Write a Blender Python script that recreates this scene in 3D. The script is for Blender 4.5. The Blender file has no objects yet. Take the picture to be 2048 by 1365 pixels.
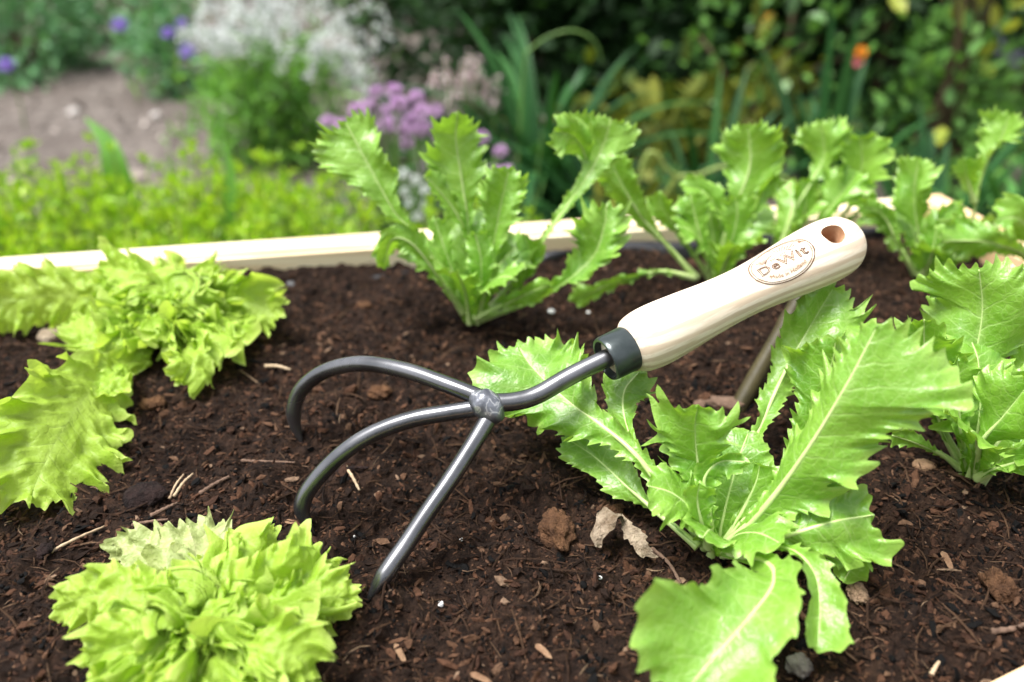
import bpy, bmesh, math, random
import numpy as np
from mathutils import Vector, Matrix

rng = np.random.default_rng(11)
random.seed(11)
SC = bpy.context.scene
COL = SC.collection
PI = math.pi
H = 0.25                      # camera height above the planter soil (m)
PITCH = math.radians(30)
FPX = 28 / 36 * 2048          # focal length in photo pixels
GZ = -0.35                    # garden ground level
CAM = np.array([0.0, 0.0, H])
FW = np.array([0, math.cos(PITCH), -math.sin(PITCH)])
UP = np.array([0, math.sin(PITCH), math.cos(PITCH)])
RT = np.array([1.0, 0, 0])


# ---------------------------------------------------------------- helpers
def ray(px, py):
    return RT * ((px - 1024) / FPX) + UP * ((682.5 - py) / FPX) + FW


def onz(px, py, z=0.0):       # where the sight line meets the level z
    d = ray(px, py)
    return CAM + d * ((z - H) / d[2])


def ony(px, py, y):           # where the sight line meets the distance y
    d = ray(px, py)
    return CAM + d * (y / d[1])


def ond(px, py, D):
    return CAM + ray(px, py) * D


def depth(p):
    return float(np.dot(np.asarray(p) - CAM, FW))


def unit(v):
    v = np.asarray(v, float)
    return v / (np.linalg.norm(v, axis=-1, keepdims=True) + 1e-12)


def empty(name, loc, label, cat, group=None, kind=None):
    o = bpy.data.objects.new(name, None)
    COL.objects.link(o)
    o.location = tuple(map(float, loc))
    tag(o, label, cat, group, kind)
    return o


def tag(o, label, cat=None, group=None, kind=None):
    o['label'] = label
    if cat: o['category'] = cat
    if group: o['group'] = group
    if kind: o['kind'] = kind
    return o


def mesh(name, V, F, mats, parent=None, smooth=True, uv=None, mi=None, col=None):
    """V (n,3) world coordinates; F: an (m,4) / (m,3) array or a list of such arrays."""
    if not isinstance(F, (list, tuple)): F = [F]
    F = [np.asarray(f, dtype=np.int32) for f in F if len(f)]
    me = bpy.data.meshes.new(name)
    V = np.asarray(V, dtype=np.float64)
    org = np.zeros(3)
    if parent is not None:
        org = np.array(parent.matrix_basis.translation)
        q = parent.parent
        while q is not None:
            org = org + np.array(q.matrix_basis.translation); q = q.parent
    me.vertices.add(len(V))
    me.vertices.foreach_set('co', (V - org).astype(np.float32).ravel())
    nl = sum(f.size for f in F)
    nf = sum(len(f) for f in F)
    me.loops.add(nl)
    me.loops.foreach_set('vertex_index', np.concatenate([f.ravel() for f in F]))
    me.polygons.add(nf)
    tot = np.concatenate([np.full(len(f), f.shape[1], np.int32) for f in F])
    st = np.concatenate([[0], np.cumsum(tot)[:-1]]).astype(np.int32)
    me.polygons.foreach_set('loop_start', st)
    me.polygons.foreach_set('loop_total', tot)
    if mi is not None: me.polygons.foreach_set('material_index', np.asarray(mi, np.int32))
    me.update(calc_edges=True)
    me.polygons.foreach_set('use_smooth', np.full(nf, smooth, bool))
    if uv is not None:
        l = me.uv_layers.new(name='UVMap')
        idx = np.concatenate([f.ravel() for f in F])
        l.data.foreach_set('uv', np.asarray(uv, np.float32)[idx].ravel())
    if not isinstance(mats, (list, tuple)): mats = [mats]
    for m in mats: me.materials.append(m)
    me.validate()
    o = bpy.data.objects.new(name, me)
    COL.objects.link(o)
    if parent is not None: o.parent = parent
    return o


class MB:                      # gathers pieces of ONE mesh
    def __init__(s): s.V, s.F4, s.F3, s.n = [], [], [], 0
    def add(s, V, F):
        V = np.asarray(V, float).reshape(-1, 3); F = np.asarray(F, int)
        (s.F4 if F.shape[1] == 4 else s.F3).append(F + s.n)
        s.V.append(V); s.n += len(V)
    def build(s, name, mat, parent=None, smooth=True):
        F = []
        if s.F4: F.append(np.concatenate(s.F4))
        if s.F3: F.append(np.concatenate(s.F3))
        return mesh(name, np.concatenate(s.V), F, mat, parent, smooth)


def hash2(ix, iy, seed):
    n = (ix.astype(np.int64) * 374761393 + iy.astype(np.int64) * 668265263 + seed * 974711) & 0x7fffffff
    n = ((n ^ (n >> 13)) * 1274126177) & 0x7fffffff
    return ((n ^ (n >> 16)) & 0xffff) / 65535.0


def vnoise(x, y, seed=0):
    ix, iy = np.floor(x), np.floor(y)
    fx, fy = x - ix, y - iy
    fx = fx * fx * (3 - 2 * fx); fy = fy * fy * (3 - 2 * fy)
    a, b = hash2(ix, iy, seed), hash2(ix + 1, iy, seed)
    c, d = hash2(ix, iy + 1, seed), hash2(ix + 1, iy + 1, seed)
    return (a + (b - a) * fx) * (1 - fy) + (c + (d - c) * fx) * fy


def fbm(x, y, seed=0, octv=4):
    t, a, s = 0, .5, 0
    for k in range(octv):
        t = t + a * vnoise(x * 2 ** k, y * 2 ** k, seed + k * 17); s += a; a *= .55
    return t / s


def spline(P, n):
    """Catmull-Rom through the rows of P, n samples even in arc length; also returns the knots' arc fractions."""
    P = np.asarray(P, float)
    Q = np.vstack([2 * P[0] - P[1], P, 2 * P[-1] - P[-2]])
    out, par = [], []
    for i in range(len(P) - 1):
        p0, p1, p2, p3 = Q[i:i + 4]
        t = np.linspace(0, 1, 24, endpoint=False)[:, None]
        out.append(.5 * (2 * p1 + (p2 - p0) * t + (2 * p0 - 5 * p1 + 4 * p2 - p3) * t ** 2 + (3 * p1 - p0 - 3 * p2 + p3) * t ** 3))
        par.append(i + t[:, 0])
    out = np.vstack(out + [P[-1:]]); par = np.concatenate(par + [[len(P) - 1]])
    seg = np.linalg.norm(np.diff(out[:, :3], axis=0), axis=1)
    a = np.concatenate([[0], np.cumsum(seg)])
    s = np.linspace(0, a[-1], n)
    R = np.stack([np.interp(s, a, out[:, k]) for k in range(P.shape[1])], 1)
    return R, np.interp(s, a, par), a[-1]


def tube(path, rad, nseg=12, cap=True, squash=None):
    path = np.asarray(path, float); n = len(path)
    rad = np.broadcast_to(np.asarray(rad, float), (n,))
    T = unit(np.gradient(path, axis=0))
    up = np.array([0, 0, 1.0]) if abs(T[0][2]) < .9 else np.array([1.0, 0, 0])
    A = np.zeros_like(path); a = unit(np.cross(T[0], up))
    for i in range(n):
        a = unit(a - T[i] * np.dot(a, T[i])); A[i] = a
    B = np.cross(T, A)
    th = np.linspace(0, 2 * PI, nseg, endpoint=False)
    V = path[:, None] + rad[:, None, None] * (np.cos(th)[None, :, None] * A[:, None] + np.sin(th)[None, :, None] * B[:, None])
    i = np.arange(n - 1)[:, None] * nseg; j = np.arange(nseg)[None]; k = (j + 1) % nseg
    F = np.stack([i + j, i + k, i + nseg + k, i + nseg + j], -1).reshape(-1, 4)
    V = V.reshape(-1, 3)
    if cap:
        V = np.vstack([V, path[0], path[-1]])
        c0, c1 = len(V) - 2, len(V) - 1
        j = np.arange(nseg); k = (j + 1) % nseg
        F = np.vstack([F, np.stack([k, j, np.full(nseg, c0), np.full(nseg, c0)], 1), np.stack([(n - 1) * nseg + j, (n - 1) * nseg + k, np.full(nseg, c1), np.full(nseg, c1)], 1)])
    return V, F


def tube_faces_fix(F):
    F = np.asarray(F)
    tri = F[:, 2] == F[:, 3]
    return F[~tri], F[tri][:, :3]


def add_tube(mb, path, rad, nseg=10, cap=True):
    V, F = tube(path, rad, nseg, cap)
    q, t = tube_faces_fix(F)
    n0 = mb.n
    mb.V.append(V); mb.n += len(V)
    mb.F4.append(q + n0)
    if len(t): mb.F3.append(t + n0)


def rot_rand(n, r):            # n random rotation matrices
    q = r.normal(size=(n, 4)); q = unit(q)
    w, x, y, z = q.T
    return np.stack([1 - 2 * (y * y + z * z), 2 * (x * y - w * z), 2 * (x * z + w * y),
                     2 * (x * y + w * z), 1 - 2 * (x * x + z * z), 2 * (y * z - w * x),
                     2 * (x * z - w * y), 2 * (y * z + w * x), 1 - 2 * (x * x + y * y)], 1).reshape(n, 3, 3)


# ---------------------------------------------------------------- materials
def newmat(name):
    m = bpy.data.materials.new(name); m.use_nodes = True
    nt = m.node_tree; nt.nodes.clear()
    out = nt.nodes.new('ShaderNodeOutputMaterial')
    return m, nt, out


def N(nt, typ, **kw):
    n = nt.nodes.new(typ)
    for k, v in kw.items():
        if k.startswith('i_'):
            n.inputs[k[2:].replace('_', ' ')].default_value = v
        else: setattr(n, k, v)
    return n


def math_n(nt, op, a, b=None, clamp=False):
    n = nt.nodes.new('ShaderNodeMath'); n.operation = op; n.use_clamp = clamp
    for i, v in enumerate((a, b)):
        if v is None: continue
        if isinstance(v, (int, float)): n.inputs[i].default_value = v
        else: nt.links.new(v, n.inputs[i])
    return n.outputs[0]


def mixc(nt, fac, a, b, blend='MIX'):
    n = nt.nodes.new('ShaderNodeMix'); n.data_type = 'RGBA'; n.blend_type = blend
    for s, v in ((n.inputs[0], fac), (n.inputs[6], a), (n.inputs[7], b)):
        if isinstance(v, (int, float)): s.default_value = v
        elif isinstance(v, tuple): s.default_value = (*v[:3], 1)
        else: nt.links.new(v, s)
    return n.outputs[2]


def ramp(nt, fac, stops, interp='LINEAR'):
    n = nt.nodes.new('ShaderNodeValToRGB'); n.color_ramp.interpolation = interp
    e = n.color_ramp.elements
    while len(e) < len(stops): e.new(.5)
    for x, (p, c) in zip(e, stops):
        x.position = p; x.color = (*c, 1) if isinstance(c, tuple) else (c, c, c, 1)
    nt.links.new(fac, n.inputs[0])
    return n.outputs[0]


def noise_n(nt, vec, scale, detail=4, rough=.6, dist=0):
    n = N(nt, 'ShaderNodeTexNoise'); n.inputs['Scale'].default_value = scale
    n.inputs['Detail'].default_value = detail; n.inputs['Roughness'].default_value = rough
    n.inputs['Distortion'].default_value = dist
    if vec is not None: nt.links.new(vec, n.inputs['Vector'])
    return n.outputs['Fac']


def bump_n(nt, h, strength, dist, prev=None):
    b = N(nt, 'ShaderNodeBump'); b.inputs['Strength'].default_value = strength; b.inputs['Distance'].default_value = dist
    nt.links.new(h, b.inputs['Height'])
    if prev is not None: nt.links.new(prev, b.inputs['Normal'])
    return b.outputs['Normal']


def principled(nt, color, rough, spec=.5, metal=0, normal=None):
    p = N(nt, 'ShaderNodeBsdfPrincipled')
    for k, v in (('Base Color', color), ('Roughness', rough), ('Specular IOR Level', spec), ('Metallic', metal)):
        if isinstance(v, (int, float)): p.inputs[k].default_value = v
        elif isinstance(v, tuple): p.inputs[k].default_value = (*v[:3], 1)
        else: nt.links.new(v, p.inputs[k])
    if normal is not None: nt.links.new(normal, p.inputs['Normal'])
    return p


def objco(nt):
    return N(nt, 'ShaderNodeTexCoord').outputs['Object']


def mat_lettuce(name, dark, light, rib, trans, edge, tr=.38, rough=.34, veinamt=.35, blister=.6, spec=.7, midamt=.6):
    m, nt, out = newmat(name)
    uvn = N(nt, 'ShaderNodeUVMap'); sep = N(nt, 'ShaderNodeSeparateXYZ')
    nt.links.new(uvn.outputs[0], sep.inputs[0])
    U, Vv = sep.outputs[0], sep.outputs[1]
    s = math_n(nt, 'ABSOLUTE', Vv)
    co = objco(nt)
    oi = N(nt, 'ShaderNodeObjectInfo')
    n1 = noise_n(nt, co, 38, 3)
    n2 = noise_n(nt, co, 260, 4, .65)
    base = mixc(nt, ramp(nt, n1, [(.35, 0.), (.68, 1.)]), dark, light)
    base = mixc(nt, math_n(nt, 'MULTIPLY', oi.outputs['Random'], .45), base, light)
    # side veins along the rows, wandering a little
    wob = math_n(nt, 'MULTIPLY', math_n(nt, 'SUBTRACT', noise_n(nt, co, 90, 2), .5), .55)
    fr = math_n(nt, 'FRACT', math_n(nt, 'ADD', U, wob))
    dv = math_n(nt, 'ABSOLUTE', math_n(nt, 'SUBTRACT', fr, .5))
    vein = ramp(nt, dv, [(0., 1.), (.075, 0.)])
    vor = N(nt, 'ShaderNodeTexVoronoi', feature='DISTANCE_TO_EDGE'); vor.inputs['Scale'].default_value = 230
    nt.links.new(co, vor.inputs['Vector'])
    fine = ramp(nt, vor.outputs['Distance'], [(0., 1.), (.09, 0.)])
    veins = math_n(nt, 'MAXIMUM', math_n(nt, 'MULTIPLY', vein, ramp(nt, s, [(.0, 1.), (.92, 0.)])), math_n(nt, 'MULTIPLY', fine, .35))
    base = mixc(nt, math_n(nt, 'MULTIPLY', veins, veinamt), base, rib)
    mid = ramp(nt, s, [(.0, .8), (.03, .45), (.11, 0.)])
    base = mixc(nt, math_n(nt, 'MULTIPLY', mid, midamt), base, rib)
    base = mixc(nt, ramp(nt, s, [(.82, 0.), (1., .75)]), base, edge)
    base = mixc(nt, math_n(nt, 'MULTIPLY', ramp(nt, n2, [(.3, 1.), (.5, 0.)]), .18), base, dark)
    h = math_n(nt, 'ADD', math_n(nt, 'MULTIPLY', n2, .5), math_n(nt, 'MULTIPLY', veins, -.5))
    nb = bump_n(nt, noise_n(nt, co, 120, 3), blister, .0022)
    nb = bump_n(nt, h, .5, .0008, nb)
    p = principled(nt, base, rough, spec, 0, nb)
    t = N(nt, 'ShaderNodeBsdfTranslucent'); nt.links.new(nb, t.inputs['Normal'])
    nt.links.new(mixc(nt, .72, base, trans), t.inputs['Color'])
    mx = N(nt, 'ShaderNodeMixShader'); mx.inputs[0].default_value = tr
    nt.links.new(p.outputs[0], mx.inputs[1]); nt.links.new(t.outputs[0], mx.inputs[2])
    nt.links.new(mx.outputs[0], out.inputs[0])
    return m


def mat_leafy(name, stops, tr=.25, rough=.45, spec=.4, transmul=1.5):
    """small garden leaves: one colour per leaf from a ramp"""
    m, nt, out = newmat(name)
    g = N(nt, 'ShaderNodeNewGeometry')
    c = ramp(nt, g.outputs['Random Per Island'], stops)
    c = mixc(nt, .25, c, ramp(nt, noise_n(nt, objco(nt), 9, 2), [(.35, stops[0][1]), (.65, stops[-1][1])]))
    p = principled(nt, c, rough, spec)
    t = N(nt, 'ShaderNodeBsdfTranslucent')
    nt.links.new(mixc(nt, 1., c, (transmul, transmul, transmul * (.5 if transmul > 1 else 1.)), 'MULTIPLY'), t.inputs['Color'])
    mx = N(nt, 'ShaderNodeMixShader'); mx.inputs[0].default_value = tr
    nt.links.new(p.outputs[0], mx.inputs[1]); nt.links.new(t.outputs[0], mx.inputs[2])
    nt.links.new(mx.outputs[0], out.inputs[0])
    return m


def mat_plain(name, a, b, scale=60, rough=.6, spec=.3, bump=.3, bdist=.001, stretch=None, metal=0):
    m, nt, out = newmat(name)
    co = objco(nt)
    if stretch:
        mp = N(nt, 'ShaderNodeMapping'); mp.inputs['Scale'].default_value = stretch
        nt.links.new(co, mp.inputs['Vector']); co = mp.outputs[0]
    n = noise_n(nt, co, scale, 5, .65)
    c = ramp(nt, n, [(.3, a), (.7, b)])
    nb = bump_n(nt, noise_n(nt, co, scale * 3, 4, .7), bump, bdist)
    p = principled(nt, c, rough, spec, metal, nb)
    nt.links.new(p.outputs[0], out.inputs[0])
    return m


def mat_wood(name, a, b, knots, axis=0, scale=1., rough=.5, amount=.5):
    m, nt, out = newmat(name)
    mp = N(nt, 'ShaderNodeMapping')
    sc = [1., 1., 1.]; sc[axis] = .09
    mp.inputs['Scale'].default_value = sc
    nt.links.new(objco(nt), mp.inputs['Vector'])
    w = N(nt, 'ShaderNodeTexWave', wave_type='BANDS', bands_direction='DIAGONAL'); w.inputs['Scale'].default_value = 36 * scale
    w.inputs['Distortion'].default_value = 6; w.inputs['Detail'].default_value = 3; w.inputs['Detail Scale'].default_value = 1.2
    nt.links.new(mp.outputs[0], w.inputs['Vector'])
    n = noise_n(nt, mp.outputs[0], 420 * scale, 4, .7)
    n2 = noise_n(nt, mp.outputs[0], 50 * scale, 3, .6, .6)
    c = mixc(nt, math_n(nt, 'MULTIPLY', ramp(nt, w.outputs['Fac'], [(.25, 1.), (.75, 0.)]), amount), a, b)
    c = mixc(nt, math_n(nt, 'MULTIPLY', ramp(nt, n, [(.5, 0.), (.72, 1.)]), .5), c, b)
    c = mixc(nt, math_n(nt, 'MULTIPLY', ramp(nt, n2, [(.52, 0.), (.72, 1.)]), .6), c, knots)
    p = principled(nt, c, rough, .35, 0, bump_n(nt, n, .22, .0004))
    nt.links.new(p.outputs[0], out.inputs[0])
    return m


def mat_soil():
    m, nt, out = newmat('potting_soil')
    co = objco(nt)
    n1 = noise_n(nt, co, 26, 5, .65); n2 = noise_n(nt, co, 190, 6, .75); n3 = noise_n(nt, co, 700, 4, .7)
    c = ramp(nt, n2, [(.28, (.0022, .0014, .0011)), (.44, (.0165, .0086, .0056)), (.6, (.045, .0240, .0150)), (.78, (.10, .051, .030))])
    c = mixc(nt, math_n(nt, 'MULTIPLY', ramp(nt, n1, [(.38, 0.), (.68, 1.)]), .55), c, (.007, .0045, .0035))
    c = mixc(nt, math_n(nt, 'MULTIPLY', ramp(nt, n3, [(.62, 0.), (.75, 1.)]), .5), c, (.10, .05, .029))
    v = N(nt, 'ShaderNodeTexVoronoi'); v.inputs['Scale'].default_value = 260; nt.links.new(co, v.inputs['Vector'])
    nb = bump_n(nt, v.outputs['Distance'], .8, .002)
    nb = bump_n(nt, n2, 1., .004, nb)
    nb = bump_n(nt, n3, .9, .0012, nb)
    p = principled(nt, c, ramp(nt, n1, [(.3, .6), (.7, .95)]), .12, 0, nb)
    nt.links.new(p.outputs[0], out.inputs[0])
    return m


def mat_crumbs(name, stops):
    m, nt, out = newmat(name)
    g = N(nt, 'ShaderNodeNewGeometry')
    c = ramp(nt, g.outputs['Random Per Island'], stops, 'CONSTANT')
    co = objco(nt)
    n = noise_n(nt, co, 480, 4, .7)
    c = mixc(nt, .8, c, ramp(nt, n, [(.25, .35), (.75, 1.35)]), 'MULTIPLY')
    p = principled(nt, c, .8, .12, 0, bump_n(nt, n, .9, .0012))
    nt.links.new(p.outputs[0], out.inputs[0])
    return m


def mat_steel():
    m, nt, out = newmat('blackened_steel')
    co = objco(nt)
    n = noise_n(nt, co, 45, 3); n2 = noise_n(nt, co, 900, 3, .7); n3 = noise_n(nt, co, 1500, 2, .6)
    c = ramp(nt, n, [(.3, (.115, .117, .123)), (.7, (.20, .20, .21))])
    c = mixc(nt, ramp(nt, n3, [(.78, 0.), (.82, .7)]), c, (.35, .35, .35))
    r = ramp(nt, n, [(.3, .20), (.7, .31)])
    p = principled(nt, c, r, .5, .92, bump_n(nt, n2, .05, .0002))
    nt.links.new(p.outputs[0], out.inputs[0])
    return m


def mat_weld():
    m, nt, out = newmat('weld_steel')
    co = objco(nt)
    n = noise_n(nt, co, 160, 3, .5, .6); n2 = noise_n(nt, co, 900, 3, .7)
    c = ramp(nt, n, [(.38, (.11, .115, .13)), (.52, (.20, .21, .235)), (.56, (.48, .48, .48)), (.60, (.20, .21, .235))])
    p = principled(nt, c, .36, .5, .75, bump_n(nt, n, .4, .0008, bump_n(nt, n2, .3, .0004)))
    nt.links.new(p.outputs[0], out.inputs[0])
    return m


def mat_ground():
    m, nt, out = newmat('garden_mulch')
    co = objco(nt)
    n1 = noise_n(nt, co, 3.2, 5, .6); n2 = noise_n(nt, co, 34, 6, .75)
    c = ramp(nt, n2, [(.3, (.055, .045, .039)), (.5, (.19, .16, .14)), (.72, (.34, .295, .262))])
    c = mixc(nt, math_n(nt, 'MULTIPLY', ramp(nt, n1, [(.42, 0.), (.62, 1.)]), .5), c, (.085, .062, .052))
    p = principled(nt, c, .9, .2, 0, bump_n(nt, n2, 1., .03))
    nt.links.new(p.outputs[0], out.inputs[0])
    return m


M = {}
M['endive'] = mat_lettuce('endive_leaf', (.095, .25, .014), (.22, .415, .05), (.44, .59, .22), (.40, .70, .03), (.32, .50, .10), tr=.30, rough=.40, spec=.7, veinamt=.5)
M['endive_rib'] = mat_plain('endive_rib', (.36, .50, .15), (.52, .62, .27), 60, .4, .45, .2, .0006)
M['frilly'] = mat_lettuce('frilly_leaf', (.28, .455, .032), (.385, .55, .075), (.47, .60, .19), (.54, .72, .06), (.55, .67, .17), tr=.46, rough=.5, veinamt=.3, spec=.4, midamt=.3)
M['wilted'] = mat_lettuce('wilted_leaf', (.26, .33, .09), (.36, .42, .15), (.44, .43, .22), (.38, .46, .10), (.42, .46, .18), tr=.3, rough=.55, veinamt=.5, blister=1.)
M['soil'] = mat_soil()
M['crumb'] = mat_crumbs('bark_crumb', [(0., (.003, .0026, .0026)), (.2, (.014, .0075, .005)), (.4, (.038, .018, .011)), (.62, (.068, .032, .018)), (.82, (.088, .045, .026)), (.94, (.115, .064, .038)), (.986, (.18, .115, .075)), (.9975, (.42, .37, .31))])
M['fibre'] = mat_crumbs('peat_fibre', [(0., (.012, .007, .005)), (.35, (.034, .018, .011)), (.68, (.065, .036, .021)), (.93, (.11, .066, .04)), (.988, (.20, .135, .085))])
M['steel'] = mat_steel()
M['weld'] = mat_weld()
M['ferrule'] = mat_plain('green_black_ferrule', (.030, .040, .040), (.060, .072, .074), 90, .28, .6, .2, .0004, metal=.5)
M['ash'] = mat_wood('ash_handle', (.80, .70, .57), (.50, .37, .26), (.66, .53, .40), 0, 2.6, .5, .7)
M['hole'] = mat_plain('bored_wood', (.30, .15, .075), (.44, .25, .14), 200, .7, .2, .4, .0008)
M['stamp'] = mat_plain('burnt_stamp', (.14, .065, .03), (.26, .135, .07), 500, .8, .1, 0., .0001)
M['stamp_dark'] = mat_plain('burnt_stamp_line', (.05, .024, .014), (.12, .06, .035), 500, .8, .1, 0., .0001)
M['pine'] = mat_wood('pine_board', (.80, .69, .50), (.66, .50, .31), (.64, .46, .26), 0, .9, .6, .7)
M['pine_warm'] = mat_wood('pine_board_warm', (.74, .52, .31), (.60, .38, .20), (.62, .38, .18), 1, .35, .6, .55)
M['liner'] = mat_plain('black_liner', (.008, .008, .010), (.016, .016, .02), 40, .45, .4, .5, .003)
M['ground'] = mat_ground()
M['stake'] = mat_plain('weathered_cane', (.026, .021, .007), (.06, .047, .016), 60, .55, .35, .4, .001, (1, 1, .15))
M['straw'] = mat_plain('dry_straw', (.30, .21, .13), (.50, .38, .25), 120, .7, .2, .5, .001)
M['twig'] = mat_plain('brown_twig', (.09, .055, .038), (.19, .12, .085), 160, .8, .2, .8, .002)
M['clod'] = mat_plain('fibrous_clod', (.045, .022, .013), (.20, .10, .05), 150, .9, .15, 1., .006)
M['clod_tan'] = mat_plain('tan_clod', (.12, .065, .038), (.42, .29, .19), 110, .9, .15, 1., .006)
M['clod_dark'] = mat_plain('dark_clod', (.008, .005, .005), (.035, .018, .015), 170, .85, .2, 1., .005)
M['chip'] = mat_plain('bark_chip', (.13, .065, .035), (.32, .20, .12), 130, .8, .2, .8, .003)
M['perlite'] = mat_plain('perlite', (.72, .71, .69), (.86, .85, .83), 300, .8, .2, .6, .001)
M['drygrey'] = mat_plain('withered_leaf', (.13, .085, .05), (.42, .34, .25), 130, .8, .2, 1., .004)
M['rock'] = mat_plain('grey_bark_lump', (.10, .085, .08), (.45, .40, .36), 150, .85, .2, 1., .005)


# ---------------------------------------------------------------- leaves of the lettuces
def leaf(parent, mid, hw, mat, rib=None, roll=0, up=None, teeth=(.0012, .0044), per=(.0150, .0046), ruf=.0062, lam=(.0140, .0060), rp=4., r2=.55, petiole=0., tipz=1.1, iy=.28, blunt=.9, fan=0., crumple=0., lob=0., sway=0., tsh=6., crs=1., twist=0.,
         asym=(1, 1), cup=.0, curl=0, seed=0, rows=230, lat=15, stem=.0034, toothstart=.10, name='leaf', label=None, ripple=.0012):
    """mid: (k,3) midrib points; hw: half widths (m) at those points. Blade faces `up` (default: the camera side) turned by roll degrees."""
    r = np.random.default_rng(seed + 1000)
    n = 70
    P, kn, L = spline(np.asarray(mid, float), n)
    w = np.interp(kn, np.arange(len(hw)), hw)
    q = np.clip((kn / (len(hw) - 1) - .24) / .42, 0, 1); w = w * (1 - petiole * (1 - q * q * (3 - 2 * q)))
    q = np.clip((kn / (len(hw) - 1) - .55) / .4, 0, 1); w = w * (1 + fan * q * q * (3 - 2 * q))
    for _ in range(6): w[1:-1] = .25 * w[:-2] + .5 * w[1:-1] + .25 * w[2:]
    y = np.linspace(0, L, n)
    T = unit(np.gradient(P, axis=0))
    ref = unit(CAM - P) if up is None else np.broadcast_to(unit(np.asarray(up, float)), P.shape)
    S0 = unit(np.cross(T, ref)); N0 = np.cross(S0, T)
    ra = np.radians(roll if np.isscalar(roll) else np.interp(kn, np.arange(len(roll)), roll)) * np.ones(n)
    ra = ra + np.radians(twist) * (2 * vnoise(kn * .8 + seed * 3.3, kn * 0 + 2.5, 77) - 1) * np.clip(kn / (len(hw) - 1) * 2, 0, 1)
    S = S0 * np.cos(ra)[:, None] + N0 * np.sin(ra)[:, None]
    Nn = np.cross(S, T)
    yd = np.concatenate([np.linspace(0, .86, 420), 1 - (1 - .86) * (1 - np.linspace(0, 1, 240)[1:]) ** 2]) * L
    wd = np.interp(yd, y, w)
    yc = blunt * L
    k = yd > yc
    wd[k] *= np.sqrt(np.clip(1 - ((yd[k] - yc) / (L - yc)) ** 2.6, 0, 1))
    allV, allF, allUV, n0 = [], [], [], 0
    for si, sg in enumerate((1, -1)):
        ws = wd * asym[si] * (1 + lob * (2 * vnoise(yd / .0105 + 9 * si, yd * 0 + seed * 1.9, 51) - 1) * np.clip((yd / L - .2) / .3, 0, 1))
        ws[-8:] *= np.linspace(1, 0, 8)
        da = np.hypot(np.diff(ws), np.diff(yd)); a = np.concatenate([[0], np.cumsum(da)])
        ak = np.linspace(0, a[-1], rows)
        wk, yk = np.interp(ak, a, ws), np.interp(ak, a, yd)
        g = np.stack([np.gradient(wk, ak), np.gradient(yk, ak)], 1); g = unit(g)
        nx, ny = g[:, 1], -g[:, 0]
        # teeth: big lobes with small spikes on them, of uneven size
        jit = (vnoise(ak / per[0] * .8, ak * 0 + seed, 3) - .5) * .9
        f1 = np.mod(ak / per[0] + jit + r.random(), 1); f2 = np.mod(ak / per[1] + jit * 1.3 + r.random(), 1)
        t1 = (1 - np.abs(2 * f1 - 1)) ** 1.2; t2 = np.clip(np.where(f2 < .6, f2 / .6, (1 - f2) / .4) * 1.25 - .25, 0, 1) ** 1.1
        amp = .2 + 1.6 * vnoise(ak / .018 + 7, ak * 0 + seed * 3.1, 5)
        st = np.clip((ak / a[-1] - toothstart) / .12, 0, 1)
        sz = np.clip(wk / .012, .35, 1) if wk.max() > .004 else np.ones(rows)
        e = (teeth[0] * t1 + teeth[1] * t2 * (.55 + .45 * t1)) * amp * st * sz
        fwd = (teeth[0] * .55 * t1 + teeth[1] * .6 * t2) * amp * st * sz
        foot = np.clip(np.maximum.accumulate(yk - .62 * wk), 0, .985 * L)
        foot = np.minimum(foot, yk)
        s = 1 - (1 - np.linspace(0, 1, lat)) ** 1.45
        ss = s[None, :]
        bx = wk[:, None] * ss + (nx * e)[:, None] * ss ** tsh
        by = foot[:, None] + (yk - foot)[:, None] * ss + (ny * e + fwd)[:, None] * ss ** tsh
        p1, p2, p3 = r.random(3) * 6.28
        env = np.clip(wk / .02, .25, 1) * np.clip((ak / a[-1] - .04) / .15, 0, 1)
        wob = (vnoise(ak / .03, ak * 0 + seed * 1.7, 9) - .5) * 5
        ph1 = 2 * PI * ak / lam[0] + p1 + wob; ph2 = 2 * PI * ak / lam[1] + p2 + wob * 1.7
        big = .55 + .9 * vnoise(ak / .035 + 3, ak * 0 + seed * 2.3, 12)
        z = (ruf * env * big)[:, None] * (ss ** rp * np.sin(ph1)[:, None] + r2 * ss ** (rp + 2) * np.sin(ph2)[:, None])
        by = by + (ruf * iy * env * big)[:, None] * (ss ** (rp + .8) * np.cos(ph1)[:, None] + r2 * ss ** (rp + 2.5) * np.cos(ph2)[:, None])
        bx = bx - (ruf * .35 * env)[:, None] * ss ** 3 * (1 + np.sin(ph1 * 1.0 + p3))[:, None] * .5
        z = z + (e * tipz * (2.4 * vnoise(ak / .013 + 5, ak * 0 + seed * 5.3, 31) - .9))[:, None] * ss ** 8
        z = z + cup * np.abs(bx) + curl * wk[:, None] * ss ** 2.2
        if sway: z = z + sway * (fbm(sg * bx / .034 + seed * 2.7, by / .030 + seed, 61, 2) - .5) * 2 * np.clip(np.abs(bx) / .008, 0, 1)
        if crumple: z = z + crumple * ((fbm(bx / .0095 / crs + seed * 1.3, by / .0095 / crs + 11 * si, 41, 2) - .5) * 1.9 + (fbm(bx / .0042 / crs + seed, by / .0042 / crs, 43, 2) - .5) * 1.25) * np.clip(ss * 3, 0, 1)
        z = z + ripple * (fbm(bx / .012 + seed, by / .012, 21 + si, 3) - .5) * 2 * np.clip(ss * 5, 0, 1)
        yy = np.clip(by, 0, L)
        def at(A): return np.stack([np.interp(yy, y, A[:, c]) for c in range(3)], -1)
        Vv = at(P) + at(T) * (by - yy)[..., None] + at(S) * (sg * bx)[..., None] + at(Nn) * z[..., None]
        i = np.arange(rows - 1)[:, None] * lat; j = np.arange(lat - 1)[None]
        q = np.stack([i + j, i + j + 1, i + lat + j + 1, i + lat + j], -1).reshape(-1, 4)
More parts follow.
